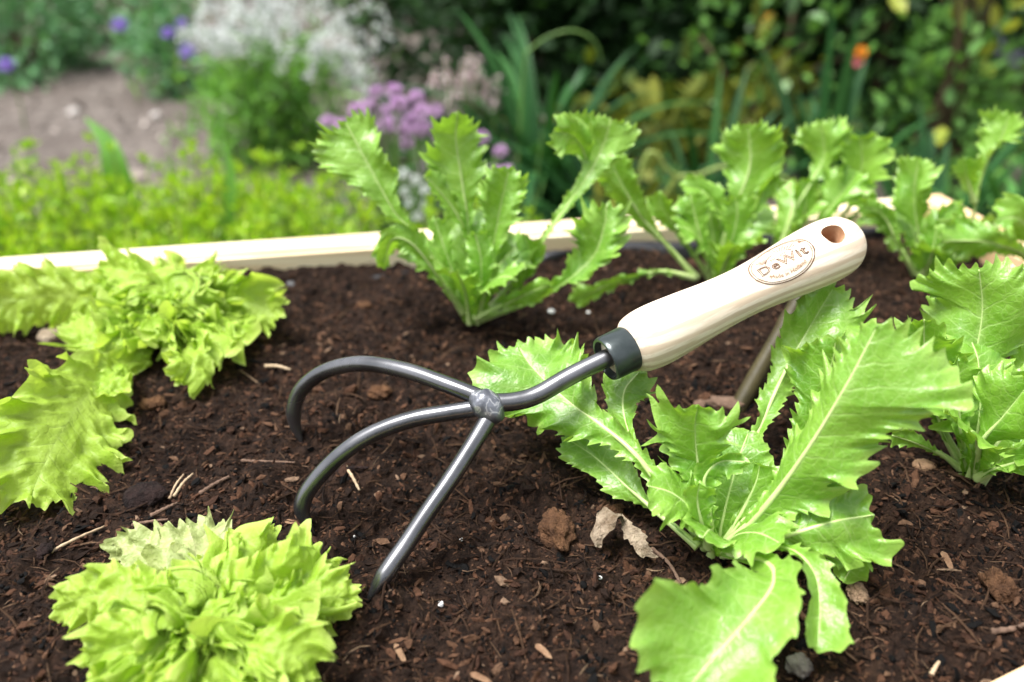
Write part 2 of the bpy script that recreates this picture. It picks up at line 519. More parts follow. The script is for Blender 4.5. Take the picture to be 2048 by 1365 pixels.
        if sg < 0: q = q[:, ::-1]
        allV.append(Vv.reshape(-1, 3)); allF.append(q + n0); n0 += rows * lat
        U = (foot / .0105)[:, None] + 0 * ss + si * .37
        allUV.append(np.stack([U, sg * ss + 0 * U], -1).reshape(-1, 2))
    mi = [0] * sum(len(f) for f in allF)
    F3 = []
    if rib is not None:
        rr = stem * .8 * (1 - np.linspace(0, 1, n) ** .6) ** 1.3 + .0003
        V, F = tube(P - Nn * rr[:, None] * .75, rr, 8, True)
        q, t = tube_faces_fix(F)
        allV.append(V); allF.append(q + n0); F3 = [t + n0]
        allUV.append(np.zeros((len(V), 2)))
        mi += [1] * (len(q) + len(t))
    o = mesh(name, np.vstack(allV), [np.vstack(allF)] + F3, [mat] + ([rib] if rib else []), parent, True, np.vstack(allUV), mi)
    if label: o['label'] = label
    return o


def px_leaf(parent, base_y, pts, hwpx, mode='y', **kw):
    """pts: (px, py, v): v = cm behind the plant's base distance (mode y) or cm above the soil (mode z)"""
    Q = []
    for a, b, v in pts:
        Q.append(ony(a, b, base_y + v / 100) if mode == 'y' else onz(a, b, v / 100))
    Q = np.array(Q)
    sc = kw.pop('sc', (.76 if base_y < .3 else .72) if kw.get('m', 'endive') == 'endive' else .95)
    if base_y > .3: kw.setdefault('teeth', (.0014, .0038)); kw.setdefault('per', (.012, .0042))
    hw = [h * sc * depth(q) / FPX for h, q in zip(hwpx, Q)]
    if kw.get('m', 'endive') == 'endive':
        kw.setdefault('petiole', .74); kw.setdefault('fan', .42); kw.setdefault('lob', .36); kw.setdefault('sway', .012); kw.setdefault('twist', 22)
        rs = np.random.default_rng(kw.get('seed', 0) + 77)
        kw.setdefault('curl', rs.uniform(-.55, .45)); kw.setdefault('cup', rs.uniform(-.05, .35))
    else: kw.setdefault('iy', .6); kw.setdefault('crumple', .0038)
    return leaf(parent, Q, hw, M[kw.get('m', 'endive')], M['endive_rib'] if kw.pop('m', 'endive') == 'endive' else None, **kw)


def plant(px, py, label, name='endive_plant', cat='endive', group='young endives in the planter'):
    b = onz(px, py, 0)
    return empty(name, b, label, cat, group), b


def inner(parent, b, spec, seed, m='endive', hwm=.011, **kw):
    """small upright heart leaves: spec = (azimuth deg, lean, length)"""
    for k, (az, lean, ln) in enumerate(spec):
        d = np.array([math.cos(math.radians(az)), math.sin(math.radians(az)), 0])
        s0 = b + d * .003
        P = [s0, s0 + (d * lean * .25 + np.array([0, 0, .5])) * ln, s0 + (d * lean * .7 + np.array([0, 0, .85])) * ln, s0 + (d * lean * 1.15 + np.array([0, 0, .98])) * ln]
        leaf(parent, P, [hwm * .3, hwm * .8, hwm * 1.3, hwm], M[m], M['endive_rib'], up=-d * .6 + np.array([0, -.3, .5]), seed=seed * 31 + k, rows=110, lat=9,
             ruf=.004, lam=(.013, .006), per=(.009, .004), teeth=(.003, .002), stem=.0022, **kw)


def build_endives():
    # A: upright endive in the back row, in front of the chives
    p, b = plant(945, 642, 'tall upright endive in the back row standing in front of the purple chives')
    y = b[1]
    px_leaf(p, y, [(935, 640, 0), (890, 570, 0), (845, 485, .3), (790, 425, .8), (745, 345, 1.5), (700, 262, 2.2), (690, 245, 2.4)], [14, 16, 20, 24, 64, 80, 64], roll=12, seed=1, ruf=.003, cup=.15, toothstart=.35)
    px_leaf(p, y, [(925, 630, -.3), (880, 560, -.8), (825, 490, -1.0), (785, 480, -.8), (768, 535, -.4)], [10, 26, 40, 40, 22], roll=35, seed=2, ruf=.005)
    px_leaf(p, y, [(950, 640, .5), (940, 540, 1), (935, 440, 1.5), (922, 350, 2.2), (912, 280, 2.6), (915, 226, 2.4)], [12, 18, 28, 66, 62, 24], roll=-8, seed=3, ruf=.004, teeth=(.0020, .0050), per=(.017, .0050), toothstart=.4, stem=.003)
    px_leaf(p, y, [(955, 640, 0), (975, 550, -.3), (990, 470, 0), (1003, 405, .4), (1018, 338, .7)], [12, 22, 42, 50, 44], roll=14, seed=4, ruf=.004, toothstart=.2)
    px_leaf(p, y, [(950, 600, .6), (945, 510, 1.2), (915, 430, 1.5), (868, 370, 1.2), (848, 352, 1)], [10, 16, 34, 30, 16], roll=-25, seed=5)
    px_leaf(p, y, [(960, 640, .6), (1035, 550, 1.2), (1110, 445, 2.2), (1180, 345, 3.4), (1205, 295, 3.9), (1222, 240, 4.1)], [9, 12, 18, 26, 62, 92], roll=[10, 10, 20, 10, -12, -18], seed=6, ruf=.0035, toothstart=.3, stem=.0036, curl=-.2)
    px_leaf(p, y, [(1165, 375, 3.6), (1172, 320, 3.8), (1150, 275, 3.5), (1108, 262, 2.8)], [8, 36, 46, 34], roll=30, seed=66, ruf=.004)
    px_leaf(p, y, [(960, 640, -.4), (1050, 608, -.9), (1120, 572, -1.0), (1185, 515, -.8), (1208, 455, -.5), (1214, 410, -.2)], [14, 24, 34, 54, 50, 26], roll=[0, 10, 30, 25, 10, 0], seed=7, ruf=.007, teeth=(.0020, .0050), per=(.017, .0050), stem=.003)
    px_leaf(p, y, [(945, 640, -.4), (960, 580, -.9), (962, 520, -1.1), (950, 468, -1)], [14, 40, 42, 24], roll=-5, seed=8, ruf=.004)
    px_leaf(p, y, [(950, 640, -.2), (905, 540, -.2), (880, 470, .2), (870, 440, .4)], [14, 34, 36, 20], roll=-30, seed=9, ruf=.006)
    px_leaf(p, y, [(955, 640, .4), (1035, 575, .5), (1060, 520, .8), (1050, 470, 1)], [12, 30, 34, 22], roll=25, seed=10, ruf=.006)
    px_leaf(p, y, [(950, 640, -.8), (1010, 610, -1.6), (1060, 585, -2.2), (1100, 570, -2.4)], [12, 26, 30, 20], roll=-20, seed=11, ruf=.006)
    inner(p, b, [(20, .6, .05), (100, .4, .06), (170, .6, .052), (250, .5, .05), (310, .7, .048), (60, .3, .066)], 1)
    # B: endive half hidden behind the wooden handle
    p, b = plant(1432, 566, 'leafy endive right behind the handle with one long leaf leaning left over the rim')
    y = b[1]
    px_leaf(p, y, [(1392, 560, -1.5), (1340, 500, -1.2), (1280, 430, -.8), (1235, 350, -.3), (1212, 285, 0)], [10, 22, 40, 46, 30], roll=[30, 25, 20, 0, -10], seed=12, ruf=.004, toothstart=.3, stem=.0036)
    px_leaf(p, y, [(1390, 560, -1.8), (1320, 545, -2.6), (1240, 562, -3), (1165, 592, -3.2), (1140, 600, -3.2)], [7, 16, 24, 22, 12], roll=30, seed=13, ruf=.005)
    px_leaf(p, y, [(1435, 560, .3), (1450, 470, .6), (1478, 395, 1), (1500, 330, 1.5), (1497, 250, 1.8)], [10, 22, 34, 66, 48], roll=8, seed=14, ruf=.004, toothstart=.25)
    px_leaf(p, y, [(1425, 560, -.3), (1402, 480, -.5), (1385, 410, -.2), (1380, 390, 0)], [12, 46, 50, 30], roll=12, seed=15, ruf=.005)
    px_leaf(p, y, [(1440, 560, -.6), (1462, 490, -1), (1475, 430, -1), (1470, 395, -.8)], [12, 36, 44, 24], roll=-20, seed=16, ruf=.006)
    px_leaf(p, y, [(1440, 540, 1), (1440, 440, 1.4), (1410, 385, 1.5), (1362, 372, 1.2)], [8, 22, 30, 18], roll=-35, seed=17, ruf=.006)
    px_leaf(p, y, [(1420, 560, .6), (1360, 470, 1), (1325, 415, 1.2), (1318, 385, 1.3)], [10, 32, 36, 18], roll=15, seed=18, ruf=.006)
    px_leaf(p, y, [(1470, 520, .8), (1510, 420, 1), (1535, 372, 1.2), (1550, 352, 1.1)], [8, 28, 34, 22], roll=-30, seed=19, ruf=.006)
    inner(p, b, [(30, .6, .05), (110, .5, .06), (200, .6, .05), (280, .6, .045)], 2)
    # C: slim endive beyond the end of the handle
    p, b = plant(1560, 505, 'slim endive with three long stalked leaves beyond the end of the handle')
    y = b[1]
    px_leaf(p, y, [(1560, 500, 0), (1590, 420, .4), (1625, 360, 1), (1648, 310, 1.5), (1642, 245, 1.8)], [11, 12, 18, 44, 44], roll=[0, 0, 20, 30, 10], seed=20, ruf=.004, toothstart=.45, stem=.004)
    px_leaf(p, y, [(1640, 490, -.2), (1700, 410, .3), (1722, 340, .8), (1722, 272, 1.1)], [8, 18, 50, 54], roll=-14, seed=21, ruf=.005, toothstart=.35, teeth=(.006, .003))
    px_leaf(p, y, [(1600, 500, -.6), (1650, 430, -.8), (1690, 380, -.5), (1715, 345, -.2)], [10, 50, 66, 40], roll=25, seed=22, ruf=.006)
    px_leaf(p, y, [(1585, 500, .4), (1610, 420, .6), (1605, 360, 1)], [10, 32, 26], roll=-40, seed=23, ruf=.005)
    px_leaf(p, y, [(1640, 500, .2), (1720, 425, .2), (1775, 440, -.6), (1790, 500, -1.4)], [8, 22, 24, 14], roll=30, seed=24, ruf=.006)
    inner(p, b, [(60, .6, .045), (180, .5, .04), (300, .5, .045)], 3)
    # D: round pale leaf, back right
    p, b = plant(1842, 556, 'endive with one pale folded upright leaf at the back right corner of the planter')
    y = b[1]
    px_leaf(p, y, [(1838, 550, 0), (1836, 470, 0), (1830, 420, .3), (1830, 370, .6), (1838, 318, .7)], [10, 16, 46, 56, 46], roll=[0, 0, 18, 24, 24], seed=25, ruf=.003, cup=.2, toothstart=.3, stem=.0042)
    px_leaf(p, y, [(1830, 552, -.4), (1800, 500, -.5), (1765, 430, 0), (1720, 412, .3)], [9, 14, 22, 16], roll=20, seed=26, ruf=.004)
    px_leaf(p, y, [(1850, 552, 0), (1880, 490, .3), (1900, 445, .5), (1930, 430, .6)], [10, 34, 44, 24], roll=-20, seed=27, ruf=.006)
    px_leaf(p, y, [(1850, 556, -.6), (1900, 530, -1), (1940, 490, -1), (1960, 455, -.8)], [10, 36, 40, 26], roll=20, seed=28, ruf=.006)
    px_leaf(p, y, [(1840, 556, -.8), (1860, 520, -1.3), (1870, 480, -1.3), (1872, 450, -1.1)], [16, 36, 38, 22], roll=-10, seed=29, ruf=.006)
    px_leaf(p, y, [(1836, 550, .6), (1790, 470, 1), (1760, 420, 1.2), (1750, 385, 1.2)], [8, 26, 34, 20], roll=30, seed=30, ruf=.006)
    inner(p, b, [(40, .6, .04), (130, .5, .045), (250, .6, .035), (330, .6, .035)], 4)
    # E: tall thin leaf in the far right corner
    p, b = plant(1935, 520, 'thin tall endive stalk with two small blades rising over the right rim')
    y = b[1]
    px_leaf(p, y, [(1935, 515, 0), (1945, 440, .3), (1955, 380, .6), (1975, 320, 1), (2003, 275, 1.3), (2020, 228, 1.4)], [7, 9, 20, 14, 44, 38], roll=[0, 10, 20, 30, 20, 0], seed=31, ruf=.005, toothstart=.35, stem=.003)
    px_leaf(p, y, [(1950, 405, .3), (1938, 370, .4), (1928, 318, .5)], [8, 24, 22], roll=-15, seed=32, ruf=.005)
    px_leaf(p, y, [(1935, 515, .3), (1960, 460, .4), (1990, 440, .4)], [8, 26, 18], roll=0, seed=33, ruf=.005)
    # F: at the frame's right edge
    p, b = plant(2110, 600, 'broad bright green endive leaf reaching in from the right edge above the pale endive')
    y = b[1]
    px_leaf(p, y, [(2105, 590, 0), (2060, 520, -.2), (1990, 487, -.4), (1905, 482, -.6), (1880, 486, -.6)], [16, 50, 52, 36, 14], roll=30, seed=34, ruf=.005)
    px_leaf(p, y, [(2110, 590, .5), (2080, 500, .6), (2040, 440, .8), (1995, 440, .6)], [16, 46, 50, 26], roll=-10, seed=35, ruf=.005)
    # G: endive at the right edge
    p, b = plant(1945, 958, 'bushy endive at the right edge with one big pale ribbed leaf on top')
    y = b[1]
    px_leaf(p, y, [(1935, 930, 1.2), (1925, 850, 2), (1935, 770, 2.6), (1955, 690, 3.3), (1965, 615, 3.8), (1958, 540, 4)], [12, 16, 30, 96, 112, 78], roll=[0, 0, -5, -10, -12, -12], seed=36, ruf=.003, toothstart=.4, cup=.1, rows=190)
    px_leaf(p, y, [(1935, 955, .2), (1890, 915, .6), (1840, 890, .8), (1800, 876, 1), (1785, 872, 1)], [10, 14, 20, 18, 8], roll=20, seed=37, ruf=.002)
    px_leaf(p, y, [(1930, 940, .6), (1890, 870, 1.2), (1862, 790, 2), (1850, 710, 2.5), (1848, 640, 2.6)], [12, 18, 46, 60, 40], roll=15, seed=38, ruf=.006, toothstart=.25)
    px_leaf(p, y, [(1945, 958, -.4), (1960, 890, -1), (2005, 835, -1.3), (2060, 765, -1.2)], [22, 56, 84, 70], roll=12, seed=39, ruf=.003)
    px_leaf(p, y, [(1940, 950, .2), (1922, 870, .3), (1918, 790, .5), (1915, 720, .8)], [14, 40, 44, 30], roll=-15, seed=40, ruf=.006)
    px_leaf(p, y, [(1950, 958, -.8), (2000, 935, -1.6), (2060, 915, -2.2), (2110, 900, -2.6)], [18, 34, 44, 34], roll=10, seed=41, ruf=.006)
    px_leaf(p, y, [(1945, 955, .3), (1980, 860, .8), (2030, 790, 1.2), (2080, 740, 1.4)], [12, 34, 50, 40], roll=-30, seed=42, ruf=.006)
    px_leaf(p, y, [(1950, 940, 1.5), (2000, 820, 2.4), (2050, 740, 3), (2100, 690, 3.2)], [10, 30, 46, 40], roll=10, seed=43, ruf=.006)
    px_leaf(p, y, [(1935, 945, 1), (1880, 850, 1.9), (1835, 740, 2.6), (1825, 690, 2.7)], [8, 20, 36, 22], roll=-30, seed=44, ruf=.007)
    inner(p, b, [(20, .6, .05), (90, .5, .06), (150, .6, .05), (220, .6, .045), (300, .7, .04)], 5)
    # H: the large endive in front
    p, b = plant(1430, 1098, 'largest endive in the foreground spreading right under the ferrule and handle')
    y = b[1]
    px_leaf(p, y, [(1440, 1098, -.3), (1520, 1025, -.6), (1610, 905, -.6), (1690, 775, -.3), (1735, 690, .1), (1755, 650, .3)], [10, 60, 128, 150, 116, 60], roll=[10, 14, 18, 16, 10, 0], asym=(1.0, .42), sc=1.0, petiole=.35, lob=.36, rp=4., seed=50, ruf=.0050, cup=-.12, rows=230, lat=18, stem=.0028, toothstart=.05, lam=(.026, .01), teeth=(.0020, .0050), per=(.017, .0050))
    px_leaf(p, y, [(1445, 1090, 1), (1480, 950, 3.2), (1535, 820, 5.8), (1585, 715, 8), (1640, 620, 9.6), (1668, 575, 10)], [14, 18, 44, 62, 92, 60], roll=[0, 0, -5, -10, -20, -20], asym=(1.15, .9), seed=51, ruf=.0042, toothstart=.2, rows=200, lat=16, stem=.0042, teeth=(.0020, .0050), per=(.017, .0050))
    px_leaf(p, y, [(1422, 1080, .5), (1412, 1000, 1), (1395, 920, 1.4), (1390, 850, 1.5), (1396, 812, 1.4)], [12, 20, 52, 76, 60], roll=-6, seed=52, ruf=.0035, toothstart=.25, cup=.12, teeth=(.0020, .0050), per=(.017, .0050))
    px_leaf(p, y, [(1410, 1092, 0), (1340, 1000, .8), (1270, 910, 2.2), (1200, 850, 3.8), (1130, 798, 5.6), (1065, 735, 7.4), (1035, 690, 8.6)], [16, 30, 28, 40, 84, 98, 58], roll=[10, 15, 10, 0, -6, -8, -8], seed=53, sc=.84, petiole=.45, ruf=.004, toothstart=.15, rows=220, lat=16, stem=.0034, teeth=(.0020, .0050), per=(.017, .0050))
    px_leaf(p, y, [(1340, 1000, 1), (1275, 905, 2.6), (1248, 830, 4.6), (1250, 780, 5.8), (1278, 745, 6.8)], [10, 36, 44, 40, 34], roll=15, seed=54, ruf=.005, teeth=(.0020, .0050), per=(.017, .0050), toothstart=.1)
    px_leaf(p, 0, [(1395, 1092, .6), (1320, 1030, .9), (1255, 975, 1.2), (1190, 915, 1.5), (1130, 876, 1.7)], [9, 14, 52, 60, 26], mode='z', roll=-6, seed=55, ruf=.002, asym=(.9, .8), m='endive', stem=.0026)
    px_leaf(p, 0, [(1445, 1105, .6), (1530, 1125, 2.2), (1545, 1170, 3), (1490, 1245, 2.8), (1415, 1330, 2.2), (1360, 1400, 1.4)], [10, 26, 62, 118, 138, 90], mode='z', roll=[0, 0, -10, -5, 0, 0], seed=56, ruf=.0026, m='endive', rows=210, lat=16, petiole=0., teeth=(.0028, .0030), per=(.016, .0062), stem=.003)
    px_leaf(p, 0, [(1480, 1098, .8), (1570, 1095, 2.4), (1625, 1140, 2.6), (1640, 1215, 2), (1635, 1300, 1.2)], [12, 30, 48, 46, 38], mode='z', roll=[0, 10, 30, 20, 10], seed=57, ruf=.005, teeth=(.0020, .0050), per=(.017, .0050))
    px_leaf(p, y, [(1460, 1098, -.6), (1560, 1075, -1.4), (1660, 1045, -1.6), (1745, 1030, -1.4)], [14, 52, 84, 52], roll=16, seed=58, ruf=.006, teeth=(.006, .003), lat=16)
    px_leaf(p, y, [(1450, 1090, .6), (1540, 980, 1.4), (1610, 870, 2), (1660, 740, 2.4), (1672, 680, 2.5)], [12, 28, 46, 58, 36], roll=-25, seed=59, ruf=.007)
    px_leaf(p, y, [(1430, 1090, .3), (1420, 1020, .2), (1410, 960, .5), (1440, 925, .7), (1490, 925, .5)], [14, 30, 34, 30, 16], roll=-25, seed=60, ruf=.007)
    px_leaf(p, y, [(1425, 1098, -.6), (1405, 1050, -1.0), (1395, 1000, -.9), (1400, 965, -.7)], [20, 44, 46, 26], roll=-18, seed=61, ruf=.006)
    px_leaf(p, y, [(1440, 1098, 0), (1480, 1030, .2), (1510, 970, .5), (1520, 930, .7)], [14, 30, 34, 22], roll=20, seed=62, ruf=.007)
    px_leaf(p, y, [(1600, 1100, -1.2), (1660, 1110, -1.8), (1700, 1130, -2.2), (1690, 1160, -2.3)], [14, 30, 34, 20], roll=0, seed=63, ruf=.006)
    inner(p, b, [(0, .8, .036), (60, .5, .045), (120, .5, .045), (180, .7, .036), (240, .7, .03), (300, .8, .03)], 6, hwm=.009)


def head(parent, c, R, Hh, n, seed, m='frilly', squash=1.0, hwk=.5, lo=0., az0=0., shrink=1.):
    """a rosette of ruffled leaves: outer ones lie low and wide, inner ones stand and fill the heart"""
    r = np.random.default_rng(seed)
    for k in range(n):
        f = (k + .5) / n                       # 0 outer .. 1 heart
        az = az0 + k * 2.39996 + r.normal() * .12
        d = np.array([math.cos(az), math.sin(az) * squash, 0])
        Rk = R * (1.02 - .88 * f ** .8) * r.uniform(.88, 1.1)
        z1 = Hh * (lo + .45 + .45 * f) * r.uniform(.9, 1.08); z2 = Hh * (lo + .34 + .62 * f) * r.uniform(.9, 1.1)
        P = [c + d * .004, c + d * Rk * .30 + np.array([0, 0, z1 * .75]), c + d * Rk * .66 + np.array([0, 0, max(z1, z2) * 1.02]), c + d * Rk + np.array([0, 0, z2 * .86])]
        wv = Rk * hwk + .008
        sh = shrink * (1.0 - .45 * f)
        leaf(parent, P, [wv * .3, wv * .7, wv * 1.15, wv * 1.4], M[m], None, up=np.array([0, -.15, 1.0]) - d * (.15 + .35 * f), roll=r.normal() * 12, seed=seed * 77 + k,
             ruf=.0062 * sh, lam=(.0138 * sh, .0052 * sh), teeth=(.0046 * sh, .0024 * sh), per=(.0076 * sh, .0029 * sh), rows=340, lat=22, stem=.0008, toothstart=.02, curl=.04, ripple=.001, rp=1.7, r2=.75, iy=.36, crumple=.0030 * sh ** .5, crs=.9, lob=.15, tsh=3.2)


def build_frilly():
    g = 'frilly yellow green lettuces'
    # back left
    c = onz(345, 690, 0)
    p = empty('frilly_lettuce', c, 'frilly yellow green lettuce near the back rim with leaves lying to both sides', 'lettuce', g)
    head(p, c + np.array([0, .006, 0]), .050, .034, 18, 5, hwk=.50, squash=.78, lo=.1)
    kw = dict(m='frilly', ruf=.0066, lam=(.0160, .0062), sway=.005, crs=1., iy=.34, crumple=.0030, tsh=3.2, teeth=(.0054, .0026), per=(.0090, .0035), lat=22, rows=400, toothstart=.03, stem=.0010, rp=1.7, r2=.75, ripple=.001, lob=.2)
    px_leaf(p, 0, [(330, 650, 1.5), (420, 612, 2.2), (500, 605, 2.2), (552, 640, 1.4)], [18, 48, 56, 34], mode='z', seed=201, roll=-8, **kw)
    px_leaf(p, 0, [(320, 645, 1.2), (210, 600, 1.6), (100, 592, 1.7), (10, 608, 1.5), (-50, 630, 1.2)], [20, 54, 58, 54, 34], mode='z', seed=202, roll=10, **kw)
    px_leaf(p, 0, [(320, 680, 1), (230, 690, 1.8), (170, 660, 1.8), (150, 640, 1.6)], [14, 40, 40, 20], mode='z', seed=203, roll=0, **kw)
    px_leaf(p, 0, [(350, 690, 1), (385, 715, 1.8), (375, 750, 1.4), (362, 765, 1)], [14, 44, 40, 20], mode='z', seed=204, roll=10, **kw)
    px_leaf(p, 0, [(330, 620, 2.4), (250, 560, 3.4), (200, 540, 3.4)], [20, 56, 36], mode='z', seed=205, roll=0, **kw)
    px_leaf(p, 0, [(300, 720, .6), (235, 735, 1.2), (175, 790, 2.0), (120, 870, 1.8), (75, 960, .9), (62, 1000, .5)], [12, 34, 84, 128, 124, 84], mode='z', seed=206, roll=[0, 0, 8, 4, 0, 0], m='frilly', ruf=.0072, iy=.3, lam=(.020, .0085), teeth=(.0066, .0022), tsh=3.2, per=(.0125, .0048), lat=20, rows=260, toothstart=.02, stem=.0014, ripple=.0018, rp=2.4, crumple=.0030)
    px_leaf(p, 0, [(255, 730, 1.2), (225, 755, 1.8), (215, 790, 1.6)], [12, 34, 24], mode='z', seed=207, roll=-20, **kw)
    # front left
    c = onz(430, 1290, 0)
    p = empty('frilly_lettuce', c, 'frilly yellow green lettuce at the bottom edge with one wilted pale leaf', 'lettuce', g)
    head(p, c + np.array([-.002, -.004, 0]), .041, .024, 16, 23, hwk=.46, squash=.85, lo=.05, shrink=.86)
    kw2 = dict(m='frilly', ruf=.0056, lam=(.0136, .0050), sway=.005, crs=.9, lob=.15, iy=.34, crumple=.0029, tsh=3.2, teeth=(.0044, .0022), per=(.0074, .0029), lat=22, rows=400, toothstart=.03, stem=.0009, rp=1.7, r2=.75, ripple=.001)
    px_leaf(p, 0, [(430, 1250, 1.2), (520, 1190, 1.9), (610, 1150, 2.2), (650, 1110, 1.9)], [24, 84, 96, 64], mode='z', seed=211, roll=-6, **kw2)
    px_leaf(p, 0, [(440, 1270, 1.4), (560, 1220, 1.8), (650, 1195, 1.7), (700, 1200, 1.2)], [20, 60, 60, 36], mode='z', seed=212, roll=0, **kw2)
    px_leaf(p, 0, [(420, 1260, 1.2), (300, 1210, 2.0), (200, 1190, 1.9), (110, 1215, 1.2)], [20, 66, 62, 34], mode='z', seed=213, roll=6, **kw2)
    px_leaf(p, 0, [(420, 1280, 1.4), (300, 1280, 2.0), (220, 1300, 1.6), (175, 1330, 1)], [20, 64, 62, 34], mode='z', seed=214, roll=-4, **kw2)
    px_leaf(p, 0, [(440, 1290, 1.6), (540, 1300, 2.2), (600, 1320, 1.8), (620, 1350, 1.2)], [20, 60, 60, 34], mode='z', seed=215, roll=8, **kw2)
    px_leaf(p, 0, [(420, 1230, 1.0), (400, 1160, 1.5), (390, 1095, 1.4), (375, 1050, 1.5)], [20, 66, 82, 56], mode='z', seed=216, roll=-5, m='wilted', ruf=.0055, lam=(.017, .008), teeth=(.0020, .0050), per=(.017, .0050), lat=16, rows=180, toothstart=.05, label='wilted pale yellowish leaf with curled margin')
    px_leaf(p, 0, [(400, 1220, .9), (340, 1160, 1.2), (280, 1105, 1.2), (225, 1090, 1)], [14, 38, 44, 22], mode='z', seed=217, roll=0, m='wilted', ruf=.006, lam=(.017, .008), teeth=(.0020, .0050), per=(.017, .0050), lat=16, label='wilted brownish leaf lying on the soil')
    px_leaf(p, 0, [(430, 1240, 1.4), (480, 1155, 1.7), (530, 1112, 1.6), (562, 1088, 1.2)], [20, 56, 62, 44], mode='z', seed=231, roll=-12, **kw2)


# ---------------------------------------------------------------- soil and its debris
BL, BR = onz(-420, 541, .015), onz(1880, 388, .015)       # outer top corners of the back rim
dir_b = unit(BR - BL); dir_r = np.array([-dir_b[1], dir_b[0], 0]) * -1   # from the back corner toward the viewer
FP = onz(1985, 1358, .014)                                # a point on the front rim
dir_f = unit(np.array([.914, .406, 0]))
TH = .028
FP = FP - np.array([-dir_f[1], dir_f[0], 0]) * TH


def isect(p, d, q, e):
    A = np.array([[d[0], -e[0]], [d[1], -e[1]]]); t = np.linalg.solve(A, (q - p)[:2])
    return p + d * t[0]


FR = isect(BR, dir_r, FP, dir_f)
BL = BR - dir_b * 1.25
FL = isect(BL, dir_r, FP, dir_f)


TIPS = [(onz(607, 896, 0), .003), (onz(630, 1066, 0), .005), (onz(733, 1204, 0), .005)]


def soil_z(x, y):
    z = (fbm(x / .07, y / .07, 1, 3) - .5) * .018
    z = z + (fbm(x / .017, y / .017, 5, 3) - .5) * .011
    z = z + np.maximum(fbm(x / .0065, y / .0065, 9, 3) - .5, -.15) * .0075
    z = z + (vnoise(x / .0022, y / .0022, 13) - .5) * .0016
    for q, hh in TIPS:                    # earth pushed up round the tine tips
        d = np.hypot(x - q[0], y - q[1])
        z = z + hh * np.exp(-((d - .009) / .006) ** 2) * (.4 + 1.2 * vnoise(x / .007, y / .007, 71)) - .25 * hh * np.exp(-(d / .004) ** 2)
    return z - .0035


def bed_pt(u, v):
    top = FL + (FR - FL) * u[..., None]; bot = BL + (BR - BL) * u[..., None]
    return top + (bot - top) * v[..., None]


